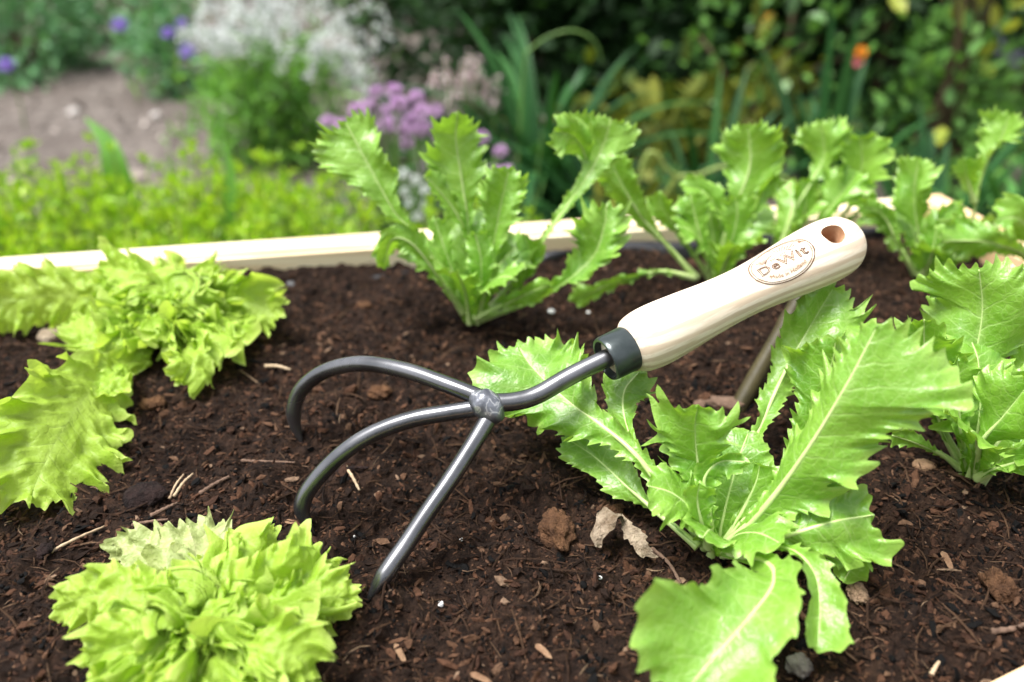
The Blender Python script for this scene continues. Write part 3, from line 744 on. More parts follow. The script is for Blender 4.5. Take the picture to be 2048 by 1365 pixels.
def build_soil():
    nu, nv = 1150, 760
    u = np.linspace(.012, .988, nu); v = np.linspace(.02, .975, nv)
    U, Vv = np.meshgrid(u, v)
    P = bed_pt(U, Vv)
    x, y = P[..., 0], P[..., 1]
    z = soil_z(x, y)
    # soil heaped a little against parts of the back rim
    z = z + .012 * np.exp(-((1 - Vv) / .05) ** 2) * np.clip(1 - np.abs(x + .16) / .16, 0, 1)
    V = np.stack([x, y, z], -1).reshape(-1, 3)
    i = np.arange(nv - 1)[:, None] * nu; j = np.arange(nu - 1)[None]
    F = np.stack([i + j, i + j + 1, i + nu + j + 1, i + nu + j], -1).reshape(-1, 4)
    o = mesh('soil', V, F, M['soil'])
    tag(o, 'dark brown crumbly potting soil filling the wooden planter', None, None, 'structure')

    r = np.random.default_rng(3)

    def spots(n, nearbias=1.0):
        a = r.random(n); b = r.random(n) ** nearbias
        q = bed_pt(.03 + .94 * a, .03 + .93 * b)
        # only what lies inside the frame, with a margin
        d = (q - CAM); D = d @ FW
        ok = (D > .12) & (np.abs(d[:, 0] / D) < .78) & (np.abs((d @ UP) / D) < .52)
        return q[ok]

    # crumbs
    q = spots(120000, 1.25)
    n = len(q)
    bm = bmesh.new(); bmesh.ops.create_icosphere(bm, subdivisions=1, radius=1.2)
    cube = np.array([w.co[:] for w in bm.verts]); cf = np.array([[w.index for w in f.verts] for f in bm.faces]); bm.free()
    size = .00047 * np.exp(r.normal(0, .6, n)); size = np.clip(size, .00024, .0019)
    asp = np.stack([r.uniform(.9, 2.6, n), r.uniform(.55, 1.1, n), r.uniform(.35, .9, n)], 1)
    T = (cube[None] * (1 + r.uniform(-.5, .4, (n, 12, 1)) + r.uniform(-.15, .15, (n, 12, 3)))) * (size[:, None] * asp)[:, None]
    th = r.uniform(0, 6.28, n); tl = r.normal(0, .5, n)
    R = np.einsum('nij,njk->nik', np.stack([np.cos(th), -np.sin(th), 0 * th, np.sin(th), np.cos(th), 0 * th, 0 * th, 0 * th, 1 + 0 * th], 1).reshape(n, 3, 3),
                  np.stack([np.cos(tl), 0 * tl, np.sin(tl), 0 * tl, 1 + 0 * tl, 0 * tl, -np.sin(tl), 0 * tl, np.cos(tl)], 1).reshape(n, 3, 3))
    T = np.einsum('nij,nkj->nki', R, T)
    pos = np.stack([q[:, 0], q[:, 1], soil_z(q[:, 0], q[:, 1]) + size * .25], 1)
    V = (T + pos[:, None]).reshape(-1, 3)
    F = (cf[None] + (np.arange(n) * 12)[:, None, None]).reshape(-1, 3)
    o = mesh('bark_crumbs', V, F, M['crumb'], None, False)
    tag(o, 'loose dark crumbs and bark specks scattered over the soil', None, None, 'stuff')

    # fibres
    q = spots(34000, 1.2)
    n = len(q)
    ln = .0026 * np.exp(r.normal(0, .6, n)); wd = np.clip(ln * r.uniform(.03, .10, n), .00008, .0005)
    th = r.uniform(0, 6.28, n)
    d = np.stack([np.cos(th), np.sin(th), r.normal(0, .28, n)], 1); sd = np.stack([-np.sin(th), np.cos(th), 0 * th], 1)
    mid = np.stack([q[:, 0], q[:, 1], soil_z(q[:, 0], q[:, 1]) + .0008], 1)
    bend = sd * (ln * r.normal(0, .2, n))[:, None] + np.array([0, 0, 1]) * (ln * .08)[:, None]
    up = np.array([0, 0, 1.0])
    rows = []
    for t, bm in ((-1, 0), (-.33, 1), (.33, 1), (1, 0)):
        c = mid + d * (ln * t)[:, None] + bend * bm
        ww = wd * (.5 if bm == 0 else 1)
        rows += [c + sd * ww[:, None], c + up * ww[:, None] * 1.2, c - sd * ww[:, None]]
    V = np.stack(rows, 1).reshape(-1, 3)
    f = []
    for k in range(3):
        for e in range(3):
            e2 = (e + 1) % 3
            f.append([k * 3 + e, k * 3 + e2, k * 3 + 3 + e2, k * 3 + 3 + e])
    F = (np.array(f)[None] + (np.arange(n) * 12)[:, None, None]).reshape(-1, 4)
    o = mesh('peat_fibres', V, F, M['fibre'], None, False)
    tag(o, 'fine brown fibres and splinters mixed into the soil surface', None, None, 'stuff')


def lump(name, px, py, sx, sy, mat, label, cat, seed, sz=None, rough=.35, group=None, sub=4, zoff=0.):
    """an irregular lump about sx x sy photo pixels large lying on the soil"""
    c = onz(px, py, 0); k = depth(c) / FPX
    bm = bmesh.new(); bmesh.ops.create_icosphere(bm, subdivisions=sub, radius=1)
    V = np.array([v.co[:] for v in bm.verts]); F = np.array([[v.index for v in f.verts] for f in bm.faces]); bm.free()
    r = np.random.default_rng(seed)
    o1 = r.random(3) * 50
    nse = fbm(V[:, 0] * 1.6 + V[:, 2] * 1.1 + o1[0], V[:, 1] * 1.6 - V[:, 2] * .9 + o1[1], seed, 4) - .5
    nse2 = fbm(V[:, 0] * 5 + V[:, 2] * 4 + o1[1], V[:, 1] * 5 - V[:, 2] * 3 + o1[2], seed + 3, 4) - .5
    V = V * (1 + rough * 2.6 * nse[:, None] + rough * 1.3 * nse2[:, None])
    a = r.uniform(0, 6.28)
    sz = sz or min(sx, sy) * .8
    V = V * np.array([sx, sy * 1.3, sz]) * k * .5
    V[:, 2] += float(soil_z(np.array([c[0]]), np.array([c[1]]))[0]) + sz * k * .25 + zoff
    o = mesh(name, V + np.array([c[0], c[1], 0]), F, mat, None, True)
    return tag(o, label, cat, group)


def stick(name, p0, p1, wpx, mat, label, cat, lift=.0016, bend=.0, group=None, chip=False):
    a, b = onz(*p0, lift), onz(*p1, lift * 1.6)
    for q in (a, b): q[2] = float(soil_z(q[:1], q[1:2])[0]) + lift
    m = (a + b) / 2 + np.array([0, 0, .0012]) + np.cross(b - a, [0, 0, 1]) * bend
    P, _, _ = spline([a, m, b], 18)
    k = depth(m) / FPX
    rad = wpx * k * .5 * np.linspace(1.1, .7, 18) * (1 + .18 * np.sin(np.arange(18) * 1.9))
    if chip: rad = wpx * k * .5 * np.array([.25, .6, .85, .95, 1, .97, 1, .9, .95, .9, .85, .9, .8, .82, .7, .6, .45, .2])
    mb = MB(); add_tube(mb, P, rad, 5 if chip else 7)
    if chip: mb.V[0][:, 2] = P[:, 2].mean() + (mb.V[0][:, 2] - P[:, 2].mean()) * .45
    o = mb.build(name, mat, None, not chip)
    return tag(o, label, cat, group)


def build_debris():
    W = 'white perlite grains'
    for i, (x, y, s, lab) in enumerate([
            (880, 1193, 13, 'largest white perlite grain on the soil right of the lowest tine tip'),
            (922, 1066, 8, 'tiny white perlite grain between the lowest tine and the fibrous clod'),
            (580, 546, 10, 'white grain in the soil by the back rim above the frilly lettuce'),
            (1102, 617, 14, 'cream coloured grain on the soil just right of the tall upright endive'),
            (1200, 1155, 10, 'small pale grain below the withered grey leaf'),
            (1178, 614, 9, 'pale grain under the drooping leaf left of the handle'),
            (705, 1040, 7, 'small white grain inside the claw beside the lowest tine')]):
        lump('perlite_grain', x, y, s, s * .8, M['perlite'], lab, 'perlite grain', 300 + i, rough=.3, group=W, sub=2)
    lump('fibrous_clod', 1113, 1058, 60, 72, M['clod'], 'rust brown fibrous clod left of the withered grey leaf', 'clod', 1, rough=.5)
    lump('bark_clod', 1715, 1186, 40, 48, M['clod_tan'], 'tan crumbly clod right of the drooping endive leaf', 'clod', 2, rough=.45)
    lump('bark_clod', 1998, 1172, 56, 56, M['clod'], 'brown fibrous lump in the soil by the right edge', 'clod', 3, rough=.5)
    lump('bark_clod', 1850, 938, 44, 24, M['chip'], 'reddish brown bark piece left of the right edge endive', 'bark', 4, rough=.4)
    lump('bark_clod', 1440, 788, 90, 30, M['twig'], 'long brown bark fragment lying left of the cane foot', 'bark', 5, rough=.45, sz=18)
    lump('dark_clod', 292, 985, 72, 50, M['clod_dark'], 'dark round clod on the soil beside the two straws', 'clod', 6, rough=.35)
    lump('dark_clod', 88, 1108, 30, 36, M['clod_dark'], 'small black clod at the end of the long straw', 'clod', 7, rough=.4)
    lump('grey_lump', 1598, 1318, 52, 40, M['rock'], 'grey crusted lump beside the tip of the drooping leaf', 'lump', 8, rough=.5)
    lump('bark_clod', 1225, 1010, 34, 24, M['clod'], 'small brown clod above the withered grey leaf', 'clod', 9, rough=.5)
    lump('bark_clod', 730, 600, 30, 18, M['clod'], 'reddish crumb in the soil left of the tall endive foot', 'clod', 10, rough=.5)
    lump('bark_clod', 760, 785, 44, 26, M['clod'], 'reddish brown crumb framed by the upper and middle tines', 'clod', 12, rough=.5)
    lump('bark_clod', 305, 810, 44, 28, M['clod'], 'reddish crumb of bark below the back frilly lettuce', 'clod', 13, rough=.5)
    lump('bark_clod', 1560, 1200, 40, 22, M['clod_dark'], 'dark crumb beneath the drooping endive leaf', 'clod', 14, rough=.5)
    lump('wilted_stub', 100, 652, 50, 34, M['drygrey'], 'brown withered leaf stub under the left leaf of the back lettuce', 'withered leaf', 11, rough=.4)
    stick('straw', (94, 1102), (200, 1030), 7, M['straw'], 'long pale straw lying on the soil at the left', 'straw', bend=.03)
    stick('straw', (346, 985), (380, 926), 6, M['straw'], 'thicker of two crossing pale straws right of the round clod', 'straw', lift=.004)
    stick('straw', (333, 978), (362, 930), 5, M['straw'], 'thinner pale straw next to the thicker straw by the round clod', 'straw', lift=.003)
    stick('twig', (300, 1028), (352, 1000), 9, M['twig'], 'short grey brown twig below the two straws', 'twig', bend=.1)
    stick('twig', (262, 1042), (335, 1034), 7, M['twig'], 'thin twig lying level above the wilted lettuce leaf', 'twig', bend=.06)
    stick('twig', (396, 972), (458, 950), 9, M['twig'], 'reddish brown twig midway between the left leaf and the tines', 'twig', bend=.06)
    stick('straw', (530, 730), (580, 734), 7, M['straw'], 'short pale splinter left of the upper tine bend', 'straw')
    stick('straw', (690, 930), (716, 956), 7, M['straw'], 'pale splinter in the soil between upper and middle tine', 'straw')
    stick('twig', (660, 936), (735, 928), 9, M['clod_dark'], 'blackish stick between upper and middle tine', 'twig')
    stick('twig', (1306, 1075), (1366, 1142), 8, M['twig'], 'brown twig slanting down from the large endive foot', 'twig', bend=-.05)
    stick('twig', (480, 910), (590, 925), 6, M['twig'], 'thin brown twig left of the middle tine', 'twig', bend=.05)
    stick('twig', (1980, 1270), (2060, 1236), 12, M['twig'], 'grey twig lying near the bottom right rim', 'twig', bend=.08)
    stick('straw', (1868, 1336), (1886, 1305), 9, M['straw'], 'pale chip of straw near the bottom right rim', 'straw')
    for i, (a, b, w, lab) in enumerate([
            ((788, 1270), (808, 1300), 14, 'pale wood chip below the lowest tine'),
            ((1072, 1272), (1104, 1298), 15, 'tan wood chip lying left of the big lower endive leaf'),
            ((940, 1330), (985, 1348), 15, 'flat tan wood chip at the bottom edge'),
            ((640, 1275), (668, 1235), 10, 'thin chip beside the front frilly lettuce'),
            ((1890, 1090), (1910, 1130), 15, 'brown wood chip on the soil below the right edge endive'),
            ((568, 1030), (600, 1040), 12, 'orange brown chip left of the middle tine tip')]):
        stick('wood_chip', a, b, w, M['chip'], lab, 'wood chip', lift=.0014, chip=True)
    # withered grey leaf, curled, with its yellowing stalk end
    p = empty('withered_leaf', onz(1225, 1060, 0), 'curled withered grey leaf on the soil left of the large endive foot', 'withered leaf')
    P = [onz(1195, 1095, .001), onz(1200, 1060, .006), onz(1225, 1030, .010), onz(1245, 1028, .008)]
    leaf(p, P, [.001, .0048, .0056, .0025], M['drygrey'], None, up=(0, -.4, 1), roll=25, ruf=.004, lam=(.012, .006), seed=400, rows=80, lat=8, ripple=.003, name='curled_blade', teeth=(.002, .0015))
    P = [onz(1240, 1030, .008), onz(1262, 1062, .006), onz(1282, 1092, .003), onz(1300, 1102, .0015)]
    leaf(p, P, [.001, .0022, .0026, .001], M['drygrey'], None, up=(0, -.6, 1), roll=-20, ruf=.002, lam=(.012, .006), seed=401, rows=60, lat=7, name='stalk_end', teeth=(.0015, .001))


# ---------------------------------------------------------------- planter box
def board(name, parent, a, b, th, z0, z1, inward, mat, bev=.003):
    """a plank from a to b (outer top edge), th thick toward `inward`, between z0 and z1"""
    a, b, i = np.array(a), np.array(b), unit(inward)
    bm = bmesh.new()
    vs = []
    for z in (z0, z1):
        for p in (a, b, b + i * th, a + i * th):
            vs.append(bm.verts.new((p[0], p[1], z)))
    for f in ((0, 1, 2, 3), (7, 6, 5, 4), (0, 4, 5, 1), (1, 5, 6, 2), (2, 6, 7, 3), (3, 7, 4, 0)):
        bm.faces.new([vs[k] for k in f])
    bmesh.ops.recalc_face_normals(bm, faces=bm.faces)
    bmesh.ops.bevel(bm, geom=bm.edges[:], offset=bev, segments=3, affect='EDGES')
    # local frame along the plank so that the grain follows it
    ang = math.atan2(b[1] - a[1], b[0] - a[0])
    org = Vector(parent.location) if parent else Vector((0, 0, 0))
    Mx = Matrix.Translation(Vector((*a[:2], z1)) - org) @ Matrix.Rotation(ang, 4, 'Z')
    Wm = Matrix.Translation(Vector((*a[:2], z1))) @ Matrix.Rotation(ang, 4, 'Z')
    bm.transform(Wm.inverted())
    me = bpy.data.meshes.new(name); bm.to_mesh(me); bm.free()
    me.materials.append(mat)
    o = bpy.data.objects.new(name, me); COL.objects.link(o); o.parent = parent
    o.matrix_local = Mx
    return o


def build_planter():
    c = (BL + BR + FR + FL) / 4; c[2] = GZ
    p = empty('raised_planter', c, 'pale pine raised planter box holding the soil and lettuces', 'planter')
    zt = .015
    nb = -np.array([-dir_b[1], dir_b[0], 0]); nr = -dir_b; nf = np.array([-dir_f[1], dir_f[0], 0]); nl = dir_b
    e = .0025
    board('rim_board', p, BL, BR - dir_b * (TH + e), TH, -.085, zt, nb, M['pine'])
    board('rim_board', p, BR, FR, TH, -.085, zt + .001, nr, M['pine_warm'])['label'] = 'warm orange toned rim board along the right side'
    board('rim_board', p, FL + dir_f * (TH + e), FR - dir_f * (TH + .012), TH, -.085, zt, nf, M['pine_warm'])
    board('rim_board', p, BL, FL, TH, -.085, zt - .001, nl, M['pine'])
    for k in range(3):
        z1 = -.087 - k * .087
        z0 = z1 - .085
        board('side_board', p, BL, BR - dir_b * (TH + e), TH, z0, z1, nb, M['pine'])
        board('side_board', p, BR, FR, TH, z0, z1 - .001, nr, M['pine_warm'])
        board('side_board', p, FL + dir_f * (TH + e), FR - dir_f * (TH + .012), TH, z0, z1, nf, M['pine'])
        board('side_board', p, BL, FL, TH, z0, z1 - .001, nl, M['pine'])
    # black pond liner showing in a wavy lip inside the back rim
    n = 240
    t = np.linspace(.02, .975, n)
    a = BL + nb * (TH + .0035)
    base = a[None] + dir_b[None] * (t * 1.25)[:, None]
    px_show = np.clip((base[:, 0] - .0) / .03, 0, 1) * np.clip((.5 - base[:, 0]) / .05, 0, 1)
    rows = []
    for k, (off, z) in enumerate(((0, -.06), (0, -.001), (.002, .004), (.006, .0055), (.010, .0035), (.011, -.02))):
        q = base + nb[None] * (off * (1 + .5 * np.sin(t * 60 + k))[:, None])
        q[:, 2] = z - .010 * (1 - px_show) * (k > 0) + .0015 * np.sin(t * 90 + k * .7)
        rows.append(q)
    V = np.stack(rows, 1).reshape(-1, 3)
    i = np.arange(n - 1)[:, None] * 6; j = np.arange(5)[None]
    F = np.stack([i + j, i + j + 1, i + 6 + j + 1, i + 6 + j], -1).reshape(-1, 4)
    mesh('liner', V, F, M['liner'], p)


# ---------------------------------------------------------------- the cultivator
def build_tool():
    DF, DE = .358, .397
    A0 = ond(1210, 720, DF)                    # front face of the ferrule
    E0 = ond(1712, 474, DE)                    # tip of the handle
    ax = unit(E0 - A0); Lh = float(np.linalg.norm(E0 - A0))
    p = empty('hand_cultivator', ond(975, 812, .351), 'three tined steel hand cultivator with pale wooden handle lying across the soil', 'cultivator')
    toward = unit(CAM - (A0 + E0) / 2)
    s0 = unit(np.cross(ax, toward)); n0 = np.cross(s0, ax)      # n0: toward the viewer, square to the axis
    if np.dot(s0, [0, 0, 1]) < 0: s0 = -s0
    up0 = s0
    a = math.radians(24)
    nd = unit(n0 * math.cos(a) + up0 * math.sin(a)); sd = unit(np.cross(nd, ax))      # direction of stamp and hole; sd sideways
    k = .372 / FPX
    xf = .0125                                                   # ferrule length
    L1 = Lh - xf
    # handle: turned profile along local x (0 at ferrule end)
    prof = [(0, 40), (.008, 48), (.03, 57), (.075, 61.5), (.13, 62), (.22, 59), (.34, 53.5), (.45, 51), (.55, 53), (.66, 59), (.76, 64.5), (.85, 66.5), (.915, 63), (.955, 53), (.982, 38), (.994, 22), (1, 0.6)]
    xs = np.array([q[0] for q in prof]) * L1; rs = np.array([q[1] for q in prof]) * k
    PP, _, _ = spline(np.stack([xs, rs, 0 * xs], 1), 110)
    hx, hr = PP[:, 0], np.maximum(PP[:, 1], .0002)
    nseg = 64
    th = np.linspace(0, 2 * PI, nseg, endpoint=False)
    # local frame: x = axis, z = stamp direction nd, y = nd x ax
    Y = unit(np.cross(nd, ax))
    Rm = Matrix(((ax[0], Y[0], nd[0]), (ax[1], Y[1], nd[1]), (ax[2], Y[2], nd[2])))
    V = np.stack([np.repeat(hx, nseg), (hr[:, None] * np.cos(th)).ravel(), (hr[:, None] * np.sin(th)).ravel()], 1)
    i = np.arange(len(hx) - 1)[:, None] * nseg; j = np.arange(nseg)[None]; kk = (j + 1) % nseg
    F = np.stack([i + j, i + kk, i + nseg + kk, i + nseg + j], -1).reshape(-1, 4)
    bm = bmesh.new()
    vs = [bm.verts.new(v) for v in V]
    for f in F: bm.faces.new([vs[q] for q in f])
    bm.faces.new(vs[:nseg]); bm.faces.new(vs[-nseg:])
    bmesh.ops.recalc_face_normals(bm, faces=bm.faces)
    me = bpy.data.meshes.new('handle'); bm.to_mesh(me); bm.free()
    me.materials.append(M['ash']); me.materials.append(M['hole'])
    hob = bpy.data.objects.new('handle', me); COL.objects.link(hob)
    # bore the hanging hole
    xh = L1 * .84
    bm = bmesh.new()
    n = 40
    rings = []
    for z, rr in ((-.03, .0055), (-.0148, .0055), (-.013, .0047), (.0128, .0047), (.0150, .0056), (.03, .0056)):
        rings.append([bm.verts.new((xh + rr * math.cos(t) * (1 + .03 * math.sin(5 * t)), rr * math.sin(t) * (1 + .04 * math.sin(3 * t)), z)) for t in np.linspace(0, 2 * PI, n, endpoint=False)])
    for r0, r1 in zip(rings, rings[1:]):
        for q in range(n): bm.faces.new((r0[q], r0[(q + 1) % n], r1[(q + 1) % n], r1[q]))
    bm.faces.new(rings[0]); bm.faces.new(rings[-1])
    bmesh.ops.recalc_face_normals(bm, faces=bm.faces)
    cm = bpy.data.meshes.new('bore'); bm.to_mesh(cm); bm.free()
    cm.materials.append(M['ash']); cm.materials.append(M['hole'])
    for f in cm.polygons: f.material_index = 1
    cob = bpy.data.objects.new('bore', cm); COL.objects.link(cob)
    mod = hob.modifiers.new('bore', 'BOOLEAN'); mod.operation = 'DIFFERENCE'; mod.object = cob; mod.solver = 'EXACT'
    bpy.context.view_layer.update()
    ev = hob.evaluated_get(bpy.context.evaluated_depsgraph_get())
    me2 = bpy.data.meshes.new_from_object(ev)
    hob.modifiers.clear(); hob.data = me2
    bpy.data.objects.remove(cob)
    me2.polygons.foreach_set('use_smooth', np.ones(len(me2.polygons), bool))
    me2.set_sharp_from_angle(angle=math.radians(40))
    hob.parent = p
    loc = Vector(A0 + ax * xf) - Vector(p.location)
    hob.matrix_local = Matrix.Translation(loc) @ Rm.to_4x4()

    # ferrule: a short cup with an open rim
    mb = MB()
    prof = [(xf + .0005, 44.5), (xf, 45.5), (.002, 44.8), (.0007, 44.), (0., 42.5), (0., 37.5), (.0012, 36.5), (.006, 36.)]
    pts = np.array([[q[0], q[1] * k] for q in prof])
    rows = []
    for x, rr in pts:
        rows.append((A0 + ax * x)[None] + rr * (np.cos(th)[:, None] * nd[None] + np.sin(th)[:, None] * Y[None]))
    V = np.vstack(rows); i = np.arange(len(pts) - 1)[:, None] * nseg
    F = np.stack([i + j, i + nseg + j, i + nseg + kk, i + kk], -1).reshape(-1, 4)
    mb.add(V, F)
    fo = mb.build('ferrule', M['ferrule'], p)
    fo.data.set_sharp_from_angle(angle=math.radians(50))
    # wood showing inside the ferrule's mouth
    mb = MB()
    rows = [(A0 + ax * x)[None] + rr * k * (np.cos(th)[:, None] * nd[None] + np.sin(th)[:, None] * Y[None]) for x, rr in ((.0038, 37), (.0030, 34), (.0026, 15))]
    V = np.vstack(rows); i = np.arange(2)[:, None] * nseg
    mb.add(V, np.stack([i + j, i + nseg + j, i + nseg + kk, i + kk], -1).reshape(-1, 4))
    mb.build('wood_core', M['ash'], hob if False else p)

    # shank
    J = [ond(985, 806, .351), ond(1030, 803, .3515), ond(1075, 790, .353), ond(1140, 753, .3555), ond(1205, 721, .358), A0 + ax * .006]
    P, _, _ = spline(J, 50)
    mb = MB(); add_tube(mb, P, 18.8 * .354 / FPX, 20)
    mb.build('shank', M['steel'], p)
    # chisel nick on the shank's bend
    # tines
    r0 = 17.4 * .352 / FPX

    def tine(pts):
        P, _, _ = spline([ond(*q) for q in pts], 70)
        t = np.linspace(0, 1, 70)
        rad = r0 * np.clip(1 - np.clip((t - .86) / .14, 0, 1) ** 1.4 * .93, .06, 1)
        m = MB(); add_tube(m, P, rad, 18)
        return m.build('tine', M['steel'], p)
    tine([(962, 796, .351), (900, 772, .355), (820, 744, .364), (745, 729, .374), (690, 731, .383), (640, 748, .391), (604, 778, .397), (588, 815, .401), (591, 853, .4045), (607, 894, .407)])
    tine([(965, 815, .350), (900, 825, .350), (820, 840, .351), (745, 868, .352), (690, 903, .353), (645, 945, .355), (614, 985, .3565), (604, 1018, .3575), (613, 1045, .3585), (632, 1072, .360)])
    tine([(982, 828, .349), (945, 890, .345), (900, 960, .340), (855, 1025, .335), (815, 1085, .331), (780, 1135, .327), (755, 1172, .3245), (733, 1206, .3235)])
    # weld: a lumpy knob where they meet
    c = ond(974, 812, .3485)
    bm = bmesh.new(); bmesh.ops.create_icosphere(bm, subdivisions=4, radius=1)
    V = np.array([v.co[:] for v in bm.verts]); F = np.array([[v.index for v in f.verts] for f in bm.faces]); bm.free()
    V = V * (1 + .16 * (fbm(V[:, 0] * 1.7 + V[:, 2] + 4, V[:, 1] * 1.7 + V[:, 2] * .7 + 9, 3, 3) - .5)[:, None] * 2)
    B = np.stack([unit(RT * .75 - UP * .66), unit(RT * .66 + UP * .75), -FW])
    V = (V * np.array([40, 30, 26]) * (.35 / FPX)) @ B + c
    mesh('weld_knob', V, F, M['weld'], p)
    # burnt stamp on the handle
    bpy.context.view_layer.update()
    build_stamp(hob, hx, hr, L1, k)


def build_stamp(hob, hx, hr, L1, k):
    x0 = L1 * .615

    def wrap(uv, lift=.00018):
        """uv: metres along the axis / round the handle -> handle local coordinates"""
        uv = np.asarray(uv, float)
        x = x0 + uv[:, 0]
        r = np.interp(x, hx, hr)
        a = uv[:, 1] / .0150
        return np.stack([x, (r + lift) * np.sin(a), (r + lift) * np.cos(a)], 1)

    fills, lines = MB(), MB()

    def strip(mbx, pts, w, closed=False):
        pts = np.asarray(pts, float)
        T = np.gradient(pts, axis=0)
        if closed: T = np.roll(pts, -1, 0) - np.roll(pts, 1, 0)
        T = unit(T); Nn = np.stack([-T[:, 1], T[:, 0]], 1)
        A, B = pts + Nn * w / 2, pts - Nn * w / 2
        n = len(pts)
        V = wrap(np.vstack([A, B]))
        i = np.arange(n if closed else n - 1); j = (i + 1) % n
        mbx.add(V, np.stack([i, j, j + n, i + n], 1))

    # the sense: +u toward the handle's end (reads left to right), +v upward in the picture
    t = np.linspace(0, 2 * PI, 120, endpoint=False)
    ea, eb = .0172, .0118
    strip(lines, np.stack([ea * np.cos(t), eb * np.sin(t)], 1), .00055, True)
    strip(lines, np.stack([ea * .93 * np.cos(t), eb * .91 * np.sin(t)], 1), .00034, True)
    # sun rays fanning over an arch
    for q in np.linspace(.14, .86, 17):
        b = PI * (1 - q)
        d = np.array([math.cos(b) * 1.45, math.sin(b)])
        s0, s1 = .0050, .0092 * (.9 + .1 * math.sin(q * 40))
        o = np.array([0, .0008])
        strip(lines, [o + d * s0, o + d * (s0 + s1) / 2, o + d * min(s1, .0096)], .00036)
    b = np.linspace(PI * .98, PI * .02, 40)
    strip(lines, np.stack([.0062 * np.cos(b) * 1.3, .0008 + .0049 * np.sin(b)], 1), .00022)
    # little registered mark
    q = np.linspace(0, 2 * PI, 20, endpoint=False)
    strip(fills, np.stack([.0138 + .00045 * np.cos(q), .0043 + .00045 * np.sin(q)], 1), .0004, True)

    def text(body, size, u, v, outline=False, spread=1., arc=0., sx=1.):
        cu = bpy.data.curves.new('t', 'FONT'); cu.body = body; cu.size = size; cu.align_x = 'CENTER'; cu.space_character = spread
        cu.resolution_u = 3
        if outline: cu.fill_mode = 'NONE'; cu.bevel_depth = .00017; cu.bevel_resolution = 0
        ob = bpy.data.objects.new('t', cu); COL.objects.link(ob)
        bpy.context.view_layer.update()
        me = bpy.data.meshes.new_from_object(ob.evaluated_get(bpy.context.evaluated_depsgraph_get()))
        V = np.array([w.co[:] for w in me.vertices]); F = [list(f.vertices) for f in me.polygons]
        bpy.data.objects.remove(ob); bpy.data.curves.remove(cu); bpy.data.meshes.remove(me)
        U = np.stack([V[:, 0] * sx + u, V[:, 1] + v + arc * (V[:, 0] * sx) ** 2], 1)
        W = wrap(U, .0002)
        if outline: W = W + np.array([0, 0, 1]) * np.maximum(V[:, 2:3], 0) * .3
        tgt = lines if outline else fills
        tri = []
        for f in F:
            for q in range(1, len(f) - 1): tri.append([f[0], f[q], f[q + 1]])
        tgt.add(W, np.array(tri))
    text('DeWit', .0072, 0, -.0031, True, 1.12, 0., 1.22)
    text('Est. 1898', .0022, 0, .0023, False, 1.1)
    text('Made in Holland', .0030, .0002, -.0087, False, 1.0, 22.)
    Mw = hob.matrix_world
    par = np.array(hob.parent.location)
    for mbx, nm, mt in ((fills, 'stamp_lettering', 'stamp'), (lines, 'stamp_outline', 'stamp_dark')):
        F = []
        if mbx.F4: F.append(np.concatenate(mbx.F4))
        if mbx.F3: F.append(np.concatenate(mbx.F3))
        o = mesh(nm, np.concatenate(mbx.V), F, M[mt], None, False)
        o.parent = hob


def build_stake():
    a = ond(1492, 790, .378); top = ond(1620, 545, .408)
    a = onz(1490, 792, -.004)
    b = ond(1604, 590, depth(a) + .005); b2 = ond(1640, 525, depth(a) + .007)
    P = np.stack([a + (b2 - a) * t for t in np.linspace(-.15, 1, 24)])
    rad = .0047 * (1 + .05 * np.sin(np.linspace(0, 9, 24))); rad[14] *= 1.12
    mb = MB(); add_tube(mb, P, rad, 14)
    o = mb.build('plant_cane', M['stake'])
    tag(o, 'olive brown cane stuck in the soil propping the wooden handle from below', 'cane')


# ---------------------------------------------------------------- the garden behind
LEAF6 = np.array([[0, 0, 0], [.33, .36, .06], [.72, .30, .05], [1, 0, -.08], [.72, -.30, .05], [.33, -.36, .06], [.5, 0, -.03]])
LEAF6F = np.array([[0, 6, 1, 1], [1, 6, 2, 2], [2, 6, 3, 3], [3, 6, 4, 4], [4, 6, 5, 5], [5, 6, 0, 0]])[:, :3]


def orient(d, up, r, tw=.6):
    """frames whose x axis follows d and whose z leans to up"""
    x = unit(d); z = up + r.normal(0, tw, d.shape); z = z - x * (z * x).sum(1, keepdims=True); z = unit(z)
    y = np.cross(z, x)
    return np.stack([x, y, z], -1)


def leaves_at(pos, d, ln, wd, r, up=(0, 0, 1), tw=.6):
    n = len(pos)
    R = orient(d, np.broadcast_to(np.asarray(up, float), d.shape), r, tw)
    T = LEAF6[None] * np.stack([ln, wd, ln], 1)[:, None]
    T[:, :, 2] *= r.uniform(-1, 2, n)[:, None]
    V = np.einsum('nij,nkj->nki', R, T) + pos[:, None]
    F = (LEAF6F[None] + (np.arange(n) * 7)[:, None, None]).reshape(-1, 3)
    return V.reshape(-1, 3), F


